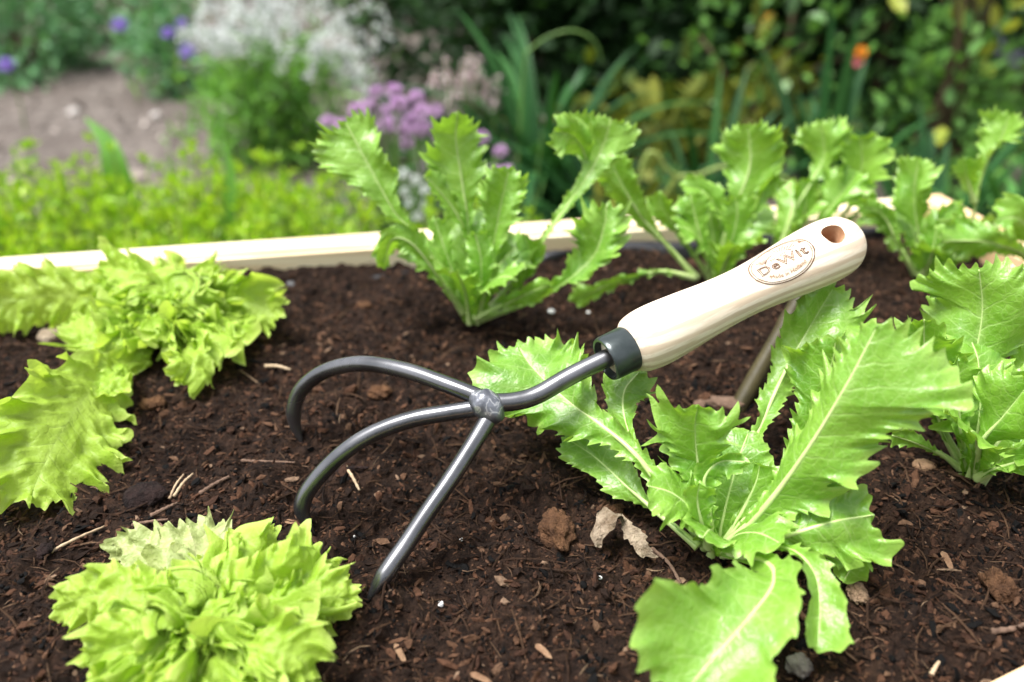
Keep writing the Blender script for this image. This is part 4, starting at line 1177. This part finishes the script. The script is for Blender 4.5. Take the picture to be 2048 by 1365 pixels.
def bush(name, cx, cy, rx, ry, hgt, n, lsize, mat, label, cat, seed, z0=GZ, lw=.55, group=None, stems=9, stemmat=None, clumps=26, hollow=.35, droop=0., bottom=.05):
    r = np.random.default_rng(seed)
    root = empty(name, (cx, cy, z0), label, cat, group)
    # clump centres through the volume, denser at the outside
    dd = unit(r.normal(size=(clumps, 3))); dd[:, 2] = np.abs(dd[:, 2]) * .95 + .02
    rad = r.uniform(hollow, 1, clumps) ** .6
    cc = dd * rad[:, None] * np.array([rx, ry, hgt * (1 - bottom)]) + np.array([cx, cy, z0 + hgt * bottom])
    w = r.integers(0, clumps, n)
    spread = np.array([rx, ry, hgt * .7]) * (1.15 / clumps ** .42)
    off = r.normal(size=(n, 3)) * .62
    pos = cc[w] + off * spread
    pos[:, 2] = np.maximum(pos[:, 2], z0 + .01)
    out = unit(pos - np.array([cx, cy, z0 + hgt * .3]))
    d = unit(out * .8 + r.normal(size=(n, 3)) * .55 + np.array([0, 0, .1 - droop]))
    ln = lsize * r.uniform(.6, 1.35, n)
    V, F = leaves_at(pos, d, ln, ln * lw * 1.4, r)
    mesh('foliage', V, F, mat, root, False)
    mb = MB()
    for k in range(stems):
        q = cc[r.integers(0, clumps)]
        b = np.array([cx, cy, z0]) + np.array([r.normal() * rx * .18, r.normal() * ry * .18, 0])
        m = (b + q) / 2 + np.array([r.normal() * .03, r.normal() * .03, hgt * .1])
        P, _, _ = spline([b, m, q], 9)
        add_tube(mb, P, np.linspace(.007, .002, 9) * (hgt / .6 + .3), 5, False)
    mb.build('stems', stemmat or M['bgstem'], root)
    return root


def ribbon(mb, P, w, up=None, fold=.25):
    P = np.asarray(P); n = len(P)
    T = unit(np.gradient(P, axis=0))
    ref = np.array([0, 0, 1.0]) if up is None else np.asarray(up, float)
    S = np.cross(T, ref); S[np.linalg.norm(S, axis=1) < .05] = np.array([1.0, 0, 0]); S = unit(S)
    Nn = np.cross(S, T)
    w = np.asarray(w)[:, None]
    V = np.stack([P - S * w + Nn * w * fold, P, P + S * w + Nn * w * fold], 1).reshape(-1, 3)
    i = np.arange(n - 1)[:, None] * 3; j = np.arange(2)[None]
    mb.add(V, np.stack([i + j, i + j + 1, i + 3 + j + 1, i + 3 + j], -1).reshape(-1, 4))


def strap_plant(name, c, n, ln, w, mat, label, seed, lean=(.2, .9), cat='strap leaved plant', group=None):
    r = np.random.default_rng(seed)
    root = empty(name, c, label, cat, group)
    mb = MB()
    for k in range(n):
        az = r.uniform(0, 6.28); le = r.uniform(*lean); L = ln * r.uniform(.65, 1.1)
        d = np.array([math.cos(az), math.sin(az), 0]); t = np.linspace(0, 1, 14)[:, None]
        P = np.asarray(c) + d * (.02 + le * L * t ** 1.5) + np.array([0, 0, 1]) * (L * (t * (1.05 - .25 * le) - le * .75 * t ** 2.6))
        ribbon(mb, P, w * np.sin(np.linspace(.35, PI - .03, 14)) ** .7 * r.uniform(.7, 1.1), None)
    mb.build('foliage', mat, root)
    return root


def ball_mesh(r, rad, n, petal):
    d = unit(r.normal(size=(n, 3)))
    V, F = leaves_at(d * rad * .45, d, np.full(n, petal) * r.uniform(.8, 1.15, n), np.full(n, petal * .5), r, tw=1.5)
    return V, F


def build_garden():
    G = lambda *s: list(s)
    M['bgstem'] = mat_plain('bush_stem', (.05, .035, .02), (.10, .075, .04), 30, .8, .2, .4, .004)
    M['greenstem'] = mat_plain('green_stem', (.07, .15, .03), (.13, .24, .05), 30, .5, .3, .2, .002)
    M['olivestem'] = mat_plain('olive_stem', (.17, .24, .05), (.25, .32, .08), 30, .5, .3, .2, .002)
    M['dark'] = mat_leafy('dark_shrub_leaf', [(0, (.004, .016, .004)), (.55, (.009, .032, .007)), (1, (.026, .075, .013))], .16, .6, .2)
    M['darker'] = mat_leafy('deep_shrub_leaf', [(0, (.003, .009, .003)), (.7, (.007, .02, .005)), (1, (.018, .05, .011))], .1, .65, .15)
    M['mid'] = mat_leafy('mid_green_leaf', [(0, (.05, .14, .028)), (.6, (.10, .24, .045)), (1, (.18, .36, .08))], .25, .4)
    M['bluegreen'] = mat_leafy('blue_green_leaf', [(0, (.045, .14, .055)), (.6, (.09, .24, .09)), (1, (.16, .34, .14))], .22, .45)
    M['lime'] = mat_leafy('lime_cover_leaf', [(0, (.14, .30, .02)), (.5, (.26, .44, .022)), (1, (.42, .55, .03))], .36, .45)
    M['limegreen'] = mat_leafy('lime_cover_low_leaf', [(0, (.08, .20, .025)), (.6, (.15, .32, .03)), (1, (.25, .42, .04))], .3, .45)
    M['olive'] = mat_leafy('bronze_yellow_leaf', [(0, (.04, .07, .008)), (.5, (.085, .11, .014)), (1, (.20, .21, .03))], .28, .6, .2)
    M['yellow'] = mat_leafy('yellow_leaf', [(0, (.25, .30, .03)), (.6, (.42, .45, .05)), (1, (.55, .55, .10))], .3, .45)
    M['strap'] = mat_leafy('strap_leaf', [(0, (.008, .038, .010)), (.6, (.016, .07, .017)), (1, (.04, .13, .03))], .16, .5, .22)
    M['straplight'] = mat_leafy('strap_leaf_light', [(0, (.025, .09, .02)), (.6, (.05, .16, .03)), (1, (.09, .24, .05))], .22, .5, .25)
    M['spikefoliage'] = mat_leafy('spike_foliage', [(0, (.07, .20, .03)), (.6, (.14, .33, .05)), (1, (.24, .46, .09))], .35, .45)
    M['white'] = mat_leafy('white_floret', [(0, (.52, .55, .53)), (.6, (.68, .70, .69)), (1, (.80, .81, .82))], .35, .6, .2, 1.)
    M['pinkpale'] = mat_leafy('pale_pink_floret', [(0, (.66, .44, .47)), (.6, (.78, .62, .64)), (1, (.86, .78, .78))], .25, .6, .2, 1.)
    M['mauve'] = mat_leafy('mauve_floret', [(0, (.46, .26, .48)), (.6, (.62, .41, .64)), (1, (.74, .56, .75))], .25, .55, .2, 1.)
    M['violet'] = mat_leafy('violet_floret', [(0, (.20, .11, .48)), (.6, (.30, .18, .60)), (1, (.42, .30, .72))], .25, .55, .2, 1.)
    M['lavender'] = mat_leafy('lavender_floret', [(0, (.45, .42, .66)), (.6, (.58, .55, .76)), (1, (.70, .68, .82))], .25, .55, .2, 1.)
    M['orange'] = mat_leafy('orange_petal', [(0, (.80, .25, .02)), (1, (.90, .42, .03))], .3, .5, .2, 1.)
    M['rose'] = mat_leafy('rose_petal', [(0, (.75, .12, .22)), (1, (.85, .25, .32))], .3, .5, .2, 1.)
    M['pebble'] = mat_plain('path_pebble', (.30, .27, .25), (.55, .51, .48), 40, .8, .2, .5, .003)

    # ground
    n = 260
    u = np.linspace(-1, 1, n); Xg = np.sign(u) * (np.abs(u) ** 2.4) * 40
    v = np.linspace(0, 1, n); Yg = -8 + (v ** 2.2) * 55
    X, Y = np.meshgrid(Xg, Yg)
    Z = GZ + (fbm(X * 5, Y * 5, 4, 4) - .5) * .05
    V = np.stack([X, Y, Z], -1).reshape(-1, 3)
    i = np.arange(n - 1)[:, None] * n; j = np.arange(n - 1)[None]
    o = mesh('garden_ground', V, np.stack([i + j, i + j + 1, i + n + j + 1, i + n + j], -1).reshape(-1, 4), M['ground'])
    tag(o, 'grey brown mulched garden soil behind the planter', None, None, 'structure')
    # bark mulch on it
    r = np.random.default_rng(8)
    q = np.stack([r.uniform(-2.6, 1.2, 9000), r.uniform(1.0, 5.2, 9000)], 1)
    pos = np.stack([q[:, 0], q[:, 1], GZ + (fbm(q[:, 0] * 5, q[:, 1] * 5, 4, 4) - .5) * .05 + .003], 1)
    d = unit(np.stack([r.normal(size=9000), r.normal(size=9000), r.normal(size=9000) * .25], 1))
    ln = .016 * np.exp(r.normal(0, .5, 9000))
    V, F = leaves_at(pos, d, ln, ln * .6, r)
    M['mulch'] = mat_leafy('mulch_chip', [(0, (.055, .043, .036)), (.5, (.19, .155, .132)), (.9, (.33, .275, .24)), (1, (.50, .44, .40))], 0., .85, .2)
    o = mesh('mulch_chips', V, F, M['mulch'], None, False)
    tag(o, 'loose grey brown mulch chips on the garden path', None, None, 'stuff')
    for i, (x, y, s, lab) in enumerate([(312, 232, 20, 'pale pebble on the mulch beside the white flowered plant'), (148, 225, 26, 'whitish stone on the mulch at the left'), (385, 258, 24, 'grey stone on the mulch right of the pale pebble'), (418, 250, 18, 'small grey stone nearest the white flowered plant')]):
        c = onz(x, y, GZ + .01); kq = depth(c) / FPX
        bm = bmesh.new(); bmesh.ops.create_icosphere(bm, subdivisions=2, radius=1)
        Vv = np.array([w.co[:] for w in bm.verts]); Ff = np.array([[w.index for w in f.verts] for f in bm.faces]); bm.free()
        Vv = Vv * (1 + .3 * (fbm(Vv[:, 0] * 2 + i * 7 + Vv[:, 2], Vv[:, 1] * 2 + 5, 2, 2) - .5)[:, None])
        tag(mesh('pebble', Vv * np.array([1, 1.2, .7]) * s * kq * .5 + c, Ff, M['pebble']), lab, 'stone', 'pale stones on the mulch')

    # yellow green ground cover just beyond the planter
    r = np.random.default_rng(21)
    Vs, Fs, n0 = [], [], 0
    Vl, Fl, nl0 = [], [], 0
    mb = MB()
    nsp = 2900
    xs = r.uniform(-1.15, .0, nsp); ys = r.uniform(.76, 1.32, nsp)
    keep = (ys < 1.28 - .55 * np.clip(xs + .42, 0, 1) + .10 * np.sin(xs * 9)) & (r.random(nsp) < np.clip((1.36 - ys) * 2.6, .12, 1))
    for x, y in zip(xs[keep], ys[keep]):
        hh = r.uniform(.165, .24) * (1.22 if r.random() < .2 else .97)
        if y > 1.12: hh *= .8
        if x > -.2: hh *= .86
        top = np.array([x + r.normal() * .03, y + r.normal() * .03, GZ + hh]); b = np.array([x, y, GZ])
        P = np.stack([b + (top - b) * t for t in np.linspace(0, 1, 4)])
        ribbon(mb, P, np.full(4, .0012))
        m = 19
        t = np.concatenate([r.uniform(.45, 1, m - 7), np.full(7, 1.0)])
        pos = b + (top - b) * t[:, None]
        az = r.uniform(0, 6.28, m); el = np.where(t >= 1, r.uniform(.5, 1.4, m), r.uniform(-.1, .7, m))
        d = np.stack([np.cos(az) * np.cos(el), np.sin(az) * np.cos(el), np.sin(el)], 1)
        ln = r.uniform(.010, .019, m)
        V, F = leaves_at(pos, d, ln, ln * .42, r)
        Vs.append(V); Fs.append(F + n0); n0 += len(V)
        m = 10
        pos = b + (top - b) * r.uniform(.1, .7, m)[:, None]
        az = r.uniform(0, 6.28, m)
        V, F = leaves_at(pos, np.stack([np.cos(az), np.sin(az), r.normal(0, .3, m)], 1), r.uniform(.015, .03, m), r.uniform(.007, .012, m), r)
        Vl.append(V); Fl.append(F + nl0); nl0 += len(V)
    root = empty('ground_cover', (-.5, 1.0, GZ), 'bright yellow green ground cover growing just behind the planter at the left', None, None, 'stuff')
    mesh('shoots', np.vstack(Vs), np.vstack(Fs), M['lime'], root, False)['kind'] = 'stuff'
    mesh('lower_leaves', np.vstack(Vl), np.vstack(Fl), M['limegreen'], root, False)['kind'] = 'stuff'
    mb.build('stalks', M['olivestem'], root)['kind'] = 'stuff'

    # two broad leaves among it
    for (x, y, dd, h1, w1, lab, sd) in [(226, 300, 1.10, (170, 236), 30, 'broad leaning green leaf above the ground cover at the left', 1), (445, 400, 1.0, (444, 275), 15, 'narrow upright green leaf in the ground cover near the chives', 2)]:
        b = ony(x + 10, y + 60, dd); t = ony(h1[0], h1[1], dd + .03); base = np.array([b[0], b[1], GZ])
        root = empty('broadleaf_weed', base, lab, 'weed')
        mb = MB(); P, _, _ = spline([base, b, (b + t) / 2 + np.array([0.01, 0, .01]), t], 20)
        ww = w1 * 1.0 / FPX * np.clip(np.sin(np.linspace(-1.2, PI - .05, 20)), .06, 1)
        ribbon(mb, P, ww, up=unit(CAM - t)); mb.build('leaf', M['spikefoliage'], root)

    # small rounded bushes at the upper left
    def at(px, py): return onz(px, py, GZ)
    c = at(45, 150); bush('leafy_bush', c[0], c[1] + .05, .30, .25, .46, 2300, .034, M['bluegreen'], 'bushy green plant at the upper left corner above the mulch', 'bush', 31)
    c = at(-60, 120); bush('leafy_bush', c[0], c[1] + .3, .35, .3, .55, 1800, .036, M['bluegreen'], 'second green bush cut off by the left edge behind the corner bush', 'bush', 32)
    c = at(335, 180); bush('leafy_bush', c[0], c[1], .17, .15, .30, 1100, .026, M['bluegreen'], 'small blue green bush with violet flowers left of the white plant', 'bush', 33)
    c = at(255, 85); bush('leafy_bush', c[0], c[1], .26, .25, .52, 1500, .03, M['bluegreen'], 'feathery green bush between the corner bush and the white plant', 'bush', 34)
    c = at(420, 30); bush('leafy_bush', c[0], c[1] + .9, .9, .6, .8, 3500, .045, M['mid'], 'wide green bush far behind the white flowered plant', 'bush', 35)
    c = at(60, 10); bush('leafy_bush', c[0], c[1] + 1.2, 1.2, .7, 1.0, 4000, .05, M['dark'], 'dark green bush far back at the upper left', 'bush', 36)
    c = at(770, 30); bush('leafy_bush', c[0], c[1] + .4, .35, .35, .7, 2200, .04, M['mid'], 'bright green bush behind the right shoulder of the white plant', 'bush', 37)

    # violet flowers on single stems
    r = np.random.default_rng(40)
    V, F = ball_mesh(r, .02, 70, .017)
    proto = None
    for i, (x, y, dd, s, lab) in enumerate([(238, 50, 2.5, 1.05, 'violet flower head highest above the mulch at the upper left'), (376, 102, 2.2, 1.1, 'violet flower head nearest the white flowered plant'), (335, 66, 2.35, .85, 'pale violet flower head over the small blue green bush'), (362, 46, 2.4, .7, 'smallest violet flower head beside the white flower spikes'), (10, 130, 2.2, 1.0, 'violet flower head at the left edge')]):
        t = ony(x, y, dd)
        root = empty('violet_flower', (t[0], t[1], GZ), lab, 'flower', 'violet flowers by the mulch')
        mb = MB(); P, _, _ = spline([(t[0], t[1], GZ), ((t[0] + .01), t[1], (GZ + t[2]) / 2), t], 8); add_tube(mb, P, .0022, 5, False)
        mb.build('stem', M['greenstem'], root)
        if proto is None:
            proto = mesh('flower_head', V, F, M['violet'], None, False); proto.parent = root; o = proto
        else:
            o = proto.copy(); COL.objects.link(o); o.parent = root
        o.location = (0, 0, float(t[2] - GZ)); o.scale = (s, s, s * .8)

    # the white flowered plant
    b = onz(560, 322, GZ)
    root = empty('white_spike_plant', b, 'tall plant with a dense mass of white flower spikes leaning right', 'flowering plant')
    r = np.random.default_rng(50)
    mb, lf = MB(), []
    spikes = []
    for k in range(68):
        tx = r.uniform(355, 752); ty = -40 + 150 * r.random() ** .8
        if tx > 600: ty += (tx - 600) * 1.0 * r.random()
        elif tx < 500: ty = min(ty, 60)
        t = ony(tx, ty, b[1] + r.uniform(-.18, .22))
        bb = b + np.array([r.normal() * .07, r.normal() * .06, 0])
        m = bb * .45 + t * .55 + np.array([-(t[0] - bb[0]) * .18, 0, .05])
        droop = np.array([.03 + .07 * r.random() * (tx > 560), r.normal() * .02, -.05 - .10 * r.random() * (tx > 600)]) if r.random() < .75 else np.array([.01, 0, .06])
        P, _, _ = spline([bb, m, t, t + droop], 22)
        ww = np.linspace(.0022, .0008, 22)
        add_tube(mb, P, ww, 4, False)
        spikes.append(P[14:])
        for z in range(9):
            q = P[int(r.integers(1, 14))]; az = r.uniform(0, 6.28)
            lf.append((q, np.array([math.cos(az), math.sin(az), r.uniform(-.1, .9)])))
    mb.build('stems', M['greenstem'], root)
    pos = np.array([q[0] for q in lf]); d = np.array([q[1] for q in lf])
    extra = 900
    pos2 = b + np.stack([r.normal(0, .10, extra), r.normal(0, .09, extra), r.uniform(.0, .22, extra)], 1); d2 = r.normal(size=(extra, 3)) + np.array([0, 0, .7])
    pos = np.vstack([pos, pos2]); d = np.vstack([d, d2])
    V, F = leaves_at(pos, d, r.uniform(.03, .06, len(pos)), r.uniform(.008, .014, len(pos)), r)
    mesh('foliage', V, F, M['spikefoliage'], root, False)
    for P in spikes:
        nf = 64
        t = r.uniform(0, len(P) - 1.01, nf); i0 = t.astype(int); q = P[i0] + (P[i0 + 1] - P[i0]) * (t - i0)[:, None]
        q = q + r.normal(size=(nf, 3)) * .0045
        V, F = leaves_at(q, r.normal(size=(nf, 3)), np.full(nf, .0105), np.full(nf, .009), r, tw=2)
        mesh('flower_spike', V, F, M['white'], root, False)

    # chives
    cb = np.array([ony(830, 330, 1.12)[0], 1.14, GZ])
    root = empty('chive_clump', cb, 'clump of chives with round mauve flower heads behind the tall endive', 'chives')
    r = np.random.default_rng(60)
    heads = [(655, 245), (683, 252), (715, 222), (738, 212), (753, 184), (768, 224), (788, 182), (798, 208), (833, 193), (790, 245), (805, 262), (823, 240), (845, 224), (872, 222), (850, 255), (812, 288), (838, 262), (770, 250), (963, 275), (1001, 303), (880, 275), (845, 335), (1012, 345), (988, 345), (742, 428), (935, 290)]
    mb, proto = MB(), None
    V, F = ball_mesh(r, .0105, 95, .0085)
    for (x, y) in heads:
        t = ony(x, y, 1.12 + r.uniform(-.07, .09))
        bb = cb + np.array([(t[0] - cb[0]) * .35 + r.normal() * .02, r.normal() * .03, 0])
        P, _, _ = spline([bb, bb * .5 + t * .5 + np.array([0, 0, .02]), t], 8)
        add_tube(mb, P, .0016, 5, False)
        if proto is None: proto = mesh('flower_head', V, F, M['mauve'], None, False); o = proto; o.parent = root
        else: o = proto.copy(); COL.objects.link(o); o.parent = root
        o.location = tuple(t - cb); s = r.uniform(.85, 1.12); o.scale = (s, s, s * .92); o.rotation_euler = (r.normal() * .4, r.normal() * .4, r.uniform(0, 6))
    for k in range(120):
        az = r.uniform(0, 6.28); L = r.uniform(.16, .27); d = np.array([math.cos(az), math.sin(az), 0])
        bb = cb + np.array([r.normal() * .07, r.normal() * .04, 0])
        t = np.linspace(0, 1, 6)[:, None]
        add_tube(mb, bb + d * .07 * t ** 1.6 + np.array([0, 0, 1]) * L * t, np.linspace(.0018, .0008, 6), 4, False)
    mb.build('stalks', M['greenstem'], root)
    # little white flowers at their foot
    cb2 = np.array([ony(825, 380, 1.02)[0], 1.02, GZ])
    root = empty('white_daisy_clump', cb2, 'few small white flowers below the chive heads', 'flower')
    mb, proto = MB(), None
    V, F = ball_mesh(r, .006, 50, .006)
    for (x, y) in [(808, 348), (832, 360), (812, 382), (850, 380), (822, 405), (852, 410), (835, 432), (905, 430)]:
        t = ony(x, y, 1.02 + r.uniform(-.04, .04)); bb = cb2 + np.array([r.normal() * .02, r.normal() * .02, 0])
        P, _, _ = spline([bb, bb * .5 + t * .5, t], 6); add_tube(mb, P, .0014, 4, False)
        if proto is None: proto = mesh('flower_head', V, F, M['white'], None, False); o = proto; o.parent = root
        else: o = proto.copy(); COL.objects.link(o); o.parent = root
        o.location = tuple(t - cb2)
    mb.build('stalks', M['greenstem'], root)
    V, F = leaves_at(cb2 + np.stack([r.normal(0, .06, 260), r.normal(0, .05, 260), r.uniform(0, .16, 260)], 1), r.normal(size=(260, 3)) + np.array([0, 0, .5]), r.uniform(.02, .04, 260), r.uniform(.006, .01, 260), r)
    mesh('foliage', V, F, M['mid'], root, False)

    # pale pink spikes
    cb = np.array([ony(930, 210, 1.55)[0], 1.55, GZ])
    root = empty('pink_spike_plant', cb, 'plant with blurred pale pink flower spikes right of the chives', 'flowering plant')
    mb = MB()
    for (x, y, h) in [(893, 150, 60), (905, 190, 80), (930, 150, 60), (945, 175, 60), (958, 140, 50), (975, 190, 60), (995, 185, 60), (940, 135, 60), (885, 205, 50), (918, 215, 50), (870, 160, 40), (1068, 265, 36), (1085, 255, 36)]:
        dd = 1.55 + r.uniform(-.05, .08)
        t = ony(x, y - h * .5, dd); q = ony(x - 4, y + h * .5, dd); bb = cb + np.array([(t[0] - cb[0]) * .6, r.normal() * .03, 0])
        P, _, _ = spline([bb, q, t], 12); add_tube(mb, P, .002, 4, False)
        nf = 60; s = r.random(nf)[:, None]
        V, F = leaves_at(q + (t - q) * s + r.normal(size=(nf, 3)) * .0042 * (1.2 - s), r.normal(size=(nf, 3)), np.full(nf, .0090), np.full(nf, .006), r, tw=2)
        mesh('flower_spike', V, F, M['pinkpale'], root, False)
    mb.build('stems', M['greenstem'], root)
    V, F = leaves_at(cb + np.stack([r.normal(0, .10, 400), r.normal(0, .06, 400), r.uniform(0, .20, 400)], 1), r.normal(size=(400, 3)) + np.array([0, 0, .5]), r.uniform(.03, .06, 400), r.uniform(.012, .02, 400), r)
    mesh('foliage', V, F, M['dark'], root, False)

    # strap leaved plants in the middle and at the right
    sp = 'strap leaved clumps behind the planter'
    for i, (x, dd, n, ln, w, lean, mt, lab) in enumerate([
            (1090, 1.45, 70, .54, .010, (.3, 1.0), 'strap', 'dark arching strap leaved clump right of the pink spikes'),
            (1230, 1.25, 46, .38, .009, (.3, 1.0), 'strap', 'low arching strap leaved clump under the bronze shrub'),
            (1010, 1.30, 34, .30, .008, (.4, 1.1), 'strap', 'small dark strap leaved clump behind the tall endive'),
            (1430, 1.2, 44, .40, .009, (.2, .9), 'strap', 'strap leaved clump behind the handle'),
            (1660, 1.35, 34, .44, .012, (.05, .45), 'strap', 'upright sword leaved clump with blades rising to the top'),
            (1900, 1.15, 50, .36, .011, (.2, .8), 'strap', 'strap leaved clump outside the right rim'),
            (2120, 1.1, 36, .34, .011, (.2, .8), 'straplight', 'strap leaved clump at the right edge')]):
        c = np.array([ony(x, 300, dd)[0], dd, GZ])
        strap_plant('strap_leaf_clump', c, n, ln, w, M[mt], lab, 70 + i, lean, group=sp)
    # the arching pale stalk
    root = empty('arching_stalk', (ony(1050, 140, 1.4)[0], 1.4, GZ), 'pale green stalk arching over the strap leaves', 'stalk')
    mb = MB(); P, _, _ = spline([(ony(1050, 140, 1.4)[0] - .02, 1.4, GZ)] + [ony(x, y, 1.4) for x, y in ((1048, 138), (1062, 100), (1100, 72), (1150, 62), (1190, 85), (1205, 130))], 40)
    add_tube(mb, P, np.linspace(.003, .0018, 40), 6); mb.build('stem', M['greenstem'], root)
    for i, (pts, lab) in enumerate([([(1285, 330), (1340, 345), (1395, 385), (1420, 440)], 'thin pale stem curving down left of the upright leaf behind the handle'), ([(1330, 395), (1400, 350), (1470, 330), (1560, 350), (1600, 390)], 'thin pale stem arching behind the leaf above the handle')]):
        root = empty('thin_stalk', (ony(pts[0][0], pts[0][1], 1.0)[0], 1.0, GZ), lab, 'stalk')
        mb = MB(); P, _, _ = spline([(ony(pts[0][0], pts[0][1], 1.0)[0] - .03, 1.0, GZ)] + [ony(x, y, 1.0) for x, y in pts], 40)
        add_tube(mb, P, .0022, 6); mb.build('stem', M['olivestem'], root)

    # bronze shrub
    def B(name, px, dd, rx, ry, hgt, n, ls, mat, lab, sd, **kw):
        x = ony(px, 200, dd)[0]
        return bush(name, x, dd, rx, ry, hgt, n, ls, M[mat], lab, 'shrub', sd, **kw)
    B('bronze_shrub', 1270, 1.62, .19, .14, .22, 380, .050, 'olive', 'low shrub with bronze yellow leaves behind the strap leaves', 81, lw=.45, clumps=16)
    B('bronze_shrub', 1480, 1.75, .20, .15, .27, 220, .052, 'olive', 'dim bronze leaved shrub behind the handle', 82, lw=.45, clumps=14)
    B('bronze_shrub', 1300, 1.15, .07, .06, .26, 90, .040, 'olive', 'small drooping bronze leaved shrub close behind the long leaning leaf', 83, lw=.45, clumps=8)
    # dark shrubs closing the view
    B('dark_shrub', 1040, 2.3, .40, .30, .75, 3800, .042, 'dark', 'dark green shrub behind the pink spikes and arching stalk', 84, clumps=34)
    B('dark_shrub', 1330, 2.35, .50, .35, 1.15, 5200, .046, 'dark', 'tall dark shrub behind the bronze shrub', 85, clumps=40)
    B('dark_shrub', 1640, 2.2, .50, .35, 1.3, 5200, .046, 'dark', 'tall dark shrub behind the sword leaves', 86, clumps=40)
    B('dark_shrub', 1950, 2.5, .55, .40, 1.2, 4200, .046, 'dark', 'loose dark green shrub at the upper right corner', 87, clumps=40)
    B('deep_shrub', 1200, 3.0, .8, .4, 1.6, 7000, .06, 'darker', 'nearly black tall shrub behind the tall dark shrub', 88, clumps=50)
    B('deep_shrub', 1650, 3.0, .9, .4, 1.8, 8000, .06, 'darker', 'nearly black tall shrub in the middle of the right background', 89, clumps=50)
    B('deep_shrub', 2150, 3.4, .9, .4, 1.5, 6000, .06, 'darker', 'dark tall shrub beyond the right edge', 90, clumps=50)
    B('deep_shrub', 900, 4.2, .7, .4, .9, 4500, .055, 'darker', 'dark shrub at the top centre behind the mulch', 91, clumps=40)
    B('yellow_leaf_shrub', 1885, 1.75, .10, .09, .60, 110, .055, 'yellow', 'shrub with yellow leaves at the upper right', 92, lw=.5, clumps=9, bottom=.75, hollow=.2)
    B('mid_shrub', 1880, 1.75, .17, .14, .36, 900, .034, 'mid', 'fresh green bush behind the pale folded leaf', 93)
    B('mid_shrub', 1975, 1.95, .20, .16, .52, 380, .036, 'mid', 'bright green bush at the right edge below the lavender blossoms', 95, clumps=18)
    B('mid_shrub', 1520, 1.9, .25, .2, .72, 380, .034, 'mid', 'sparse bush with a few lit leaves in the dark middle', 94, clumps=24)

    bush('added_hedge', 0, -2.3, 4.2, .35, 1.75, 9000, .085, M['dark'], 'long dark green leafy screen added unseen behind the viewer for the steel to reflect', 'added_hedge', 99, clumps=120, hollow=.3, bottom=.02)  # added out of view so the steel has something dark to mirror
    # lone blossoms in the dark
    V, F = ball_mesh(r, .009, 40, .010)
    V2, F2 = ball_mesh(r, .008, 30, .009)
    for (x, y, dd, mt, lab) in [(1537, 38, 1.9, 'orange', 'orange blossom at the top in the dark shrubs'), (1722, 105, 1.55, 'orange', 'orange blossom fading to pink above the end of the handle')]:
        t = ony(x, y, dd)
        root = empty('orange_blossom', (t[0], t[1], GZ), lab, 'flower', 'orange blossoms in the dark shrubs')
        mb = MB(); P, _, _ = spline([(t[0], t[1] + .02, GZ), (t[0] + .02, t[1], (t[2] + GZ) / 2), t], 8); add_tube(mb, P, .002, 5, False); mb.build('stem', M['greenstem'], root)
        mesh('petals', V + t, F, M[mt], root, False)
        if x > 1600: mesh('lower_petals', V2 + ony(1715, 122, dd), F2, M['rose'], root, False)
    xr = ony(1950, 90, 2.0)
    root = empty('lavender_flower_plant', (xr[0], 2.0, GZ), 'plant with pale lavender blossoms at the upper right corner', 'flowering plant')
    mb = MB(); proto = None
    V, F = ball_mesh(r, .015, 40, .016)
    for (x, y) in [(1930, 60), (1950, 78), (1962, 92), (1985, 72), (1940, 88), (2030, 118), (1975, 45), (1915, 85), (1995, 95)]:
        t = ony(x, y, 2.0 + r.uniform(-.06, .06)); P, _, _ = spline([(xr[0], 2.0, GZ), (t[0] * .6 + xr[0] * .4, t[1], (t[2] + GZ) / 2), t], 8); add_tube(mb, P, .002, 4, False)
        if proto is None: proto = mesh('flower_head', V, F, M['lavender'], None, False); o = proto; o.parent = root
        else: o = proto.copy(); COL.objects.link(o); o.parent = root
        o.location = tuple(t - np.array([xr[0], 2.0, GZ]))
    mb.build('stems', M['greenstem'], root)


# ---------------------------------------------------------------- light, camera
def build_light():
    w = bpy.data.worlds.new('World'); SC.world = w; w.use_nodes = True
    nt = w.node_tree; bg = nt.nodes['Background']
    sky = nt.nodes.new('ShaderNodeTexSky'); sky.sky_type = 'NISHITA'; sky.sun_disc = False
    el, az = math.radians(70), math.radians(-100)             # azimuth from +y, clockwise positive
    sky.sun_elevation = el; sky.sun_rotation = az
    sky.air_density = 1.0; sky.dust_density = 3.0
    hs = nt.nodes.new('ShaderNodeHueSaturation'); hs.inputs['Saturation'].default_value = .22
    nt.links.new(sky.outputs[0], hs.inputs['Color']); nt.links.new(hs.outputs[0], bg.inputs[0])
    bg.inputs[1].default_value = .105
    L = bpy.data.lights.new('sun', 'SUN'); L.energy = 2.5; L.angle = math.radians(24); L.color = (1, .985, .955)
    o = bpy.data.objects.new('sun', L); COL.objects.link(o)
    d = Vector((math.sin(az) * math.cos(el), math.cos(az) * math.cos(el), math.sin(el)))
    o.rotation_euler = d.to_track_quat('Z', 'Y').to_euler()
    cd = bpy.data.cameras.new('camera'); co = bpy.data.objects.new('camera', cd); COL.objects.link(co)
    co.location = CAM; co.rotation_euler = (PI / 2 - PITCH, 0, 0)
    cd.lens = 28; cd.sensor_width = 36; cd.clip_start = .02; cd.clip_end = 300
    cd.dof.use_dof = True; cd.dof.focus_distance = .352; cd.dof.aperture_fstop = 4.6
    SC.camera = co
    vs = SC.view_settings
    vs.view_transform = 'Standard'; vs.look = 'None'; vs.gamma = 1; vs.exposure = 1.6
    try: vs.use_curve_mapping = False
    except Exception: pass
    SC.render.engine = 'CYCLES'
    SC.cycles.use_denoising = True
    SC.cycles.max_bounces = 8; SC.cycles.transparent_max_bounces = 8


build_light()
build_planter()
build_soil()
build_debris()
build_tool()
build_stake()
build_endives()
build_frilly()
build_garden()
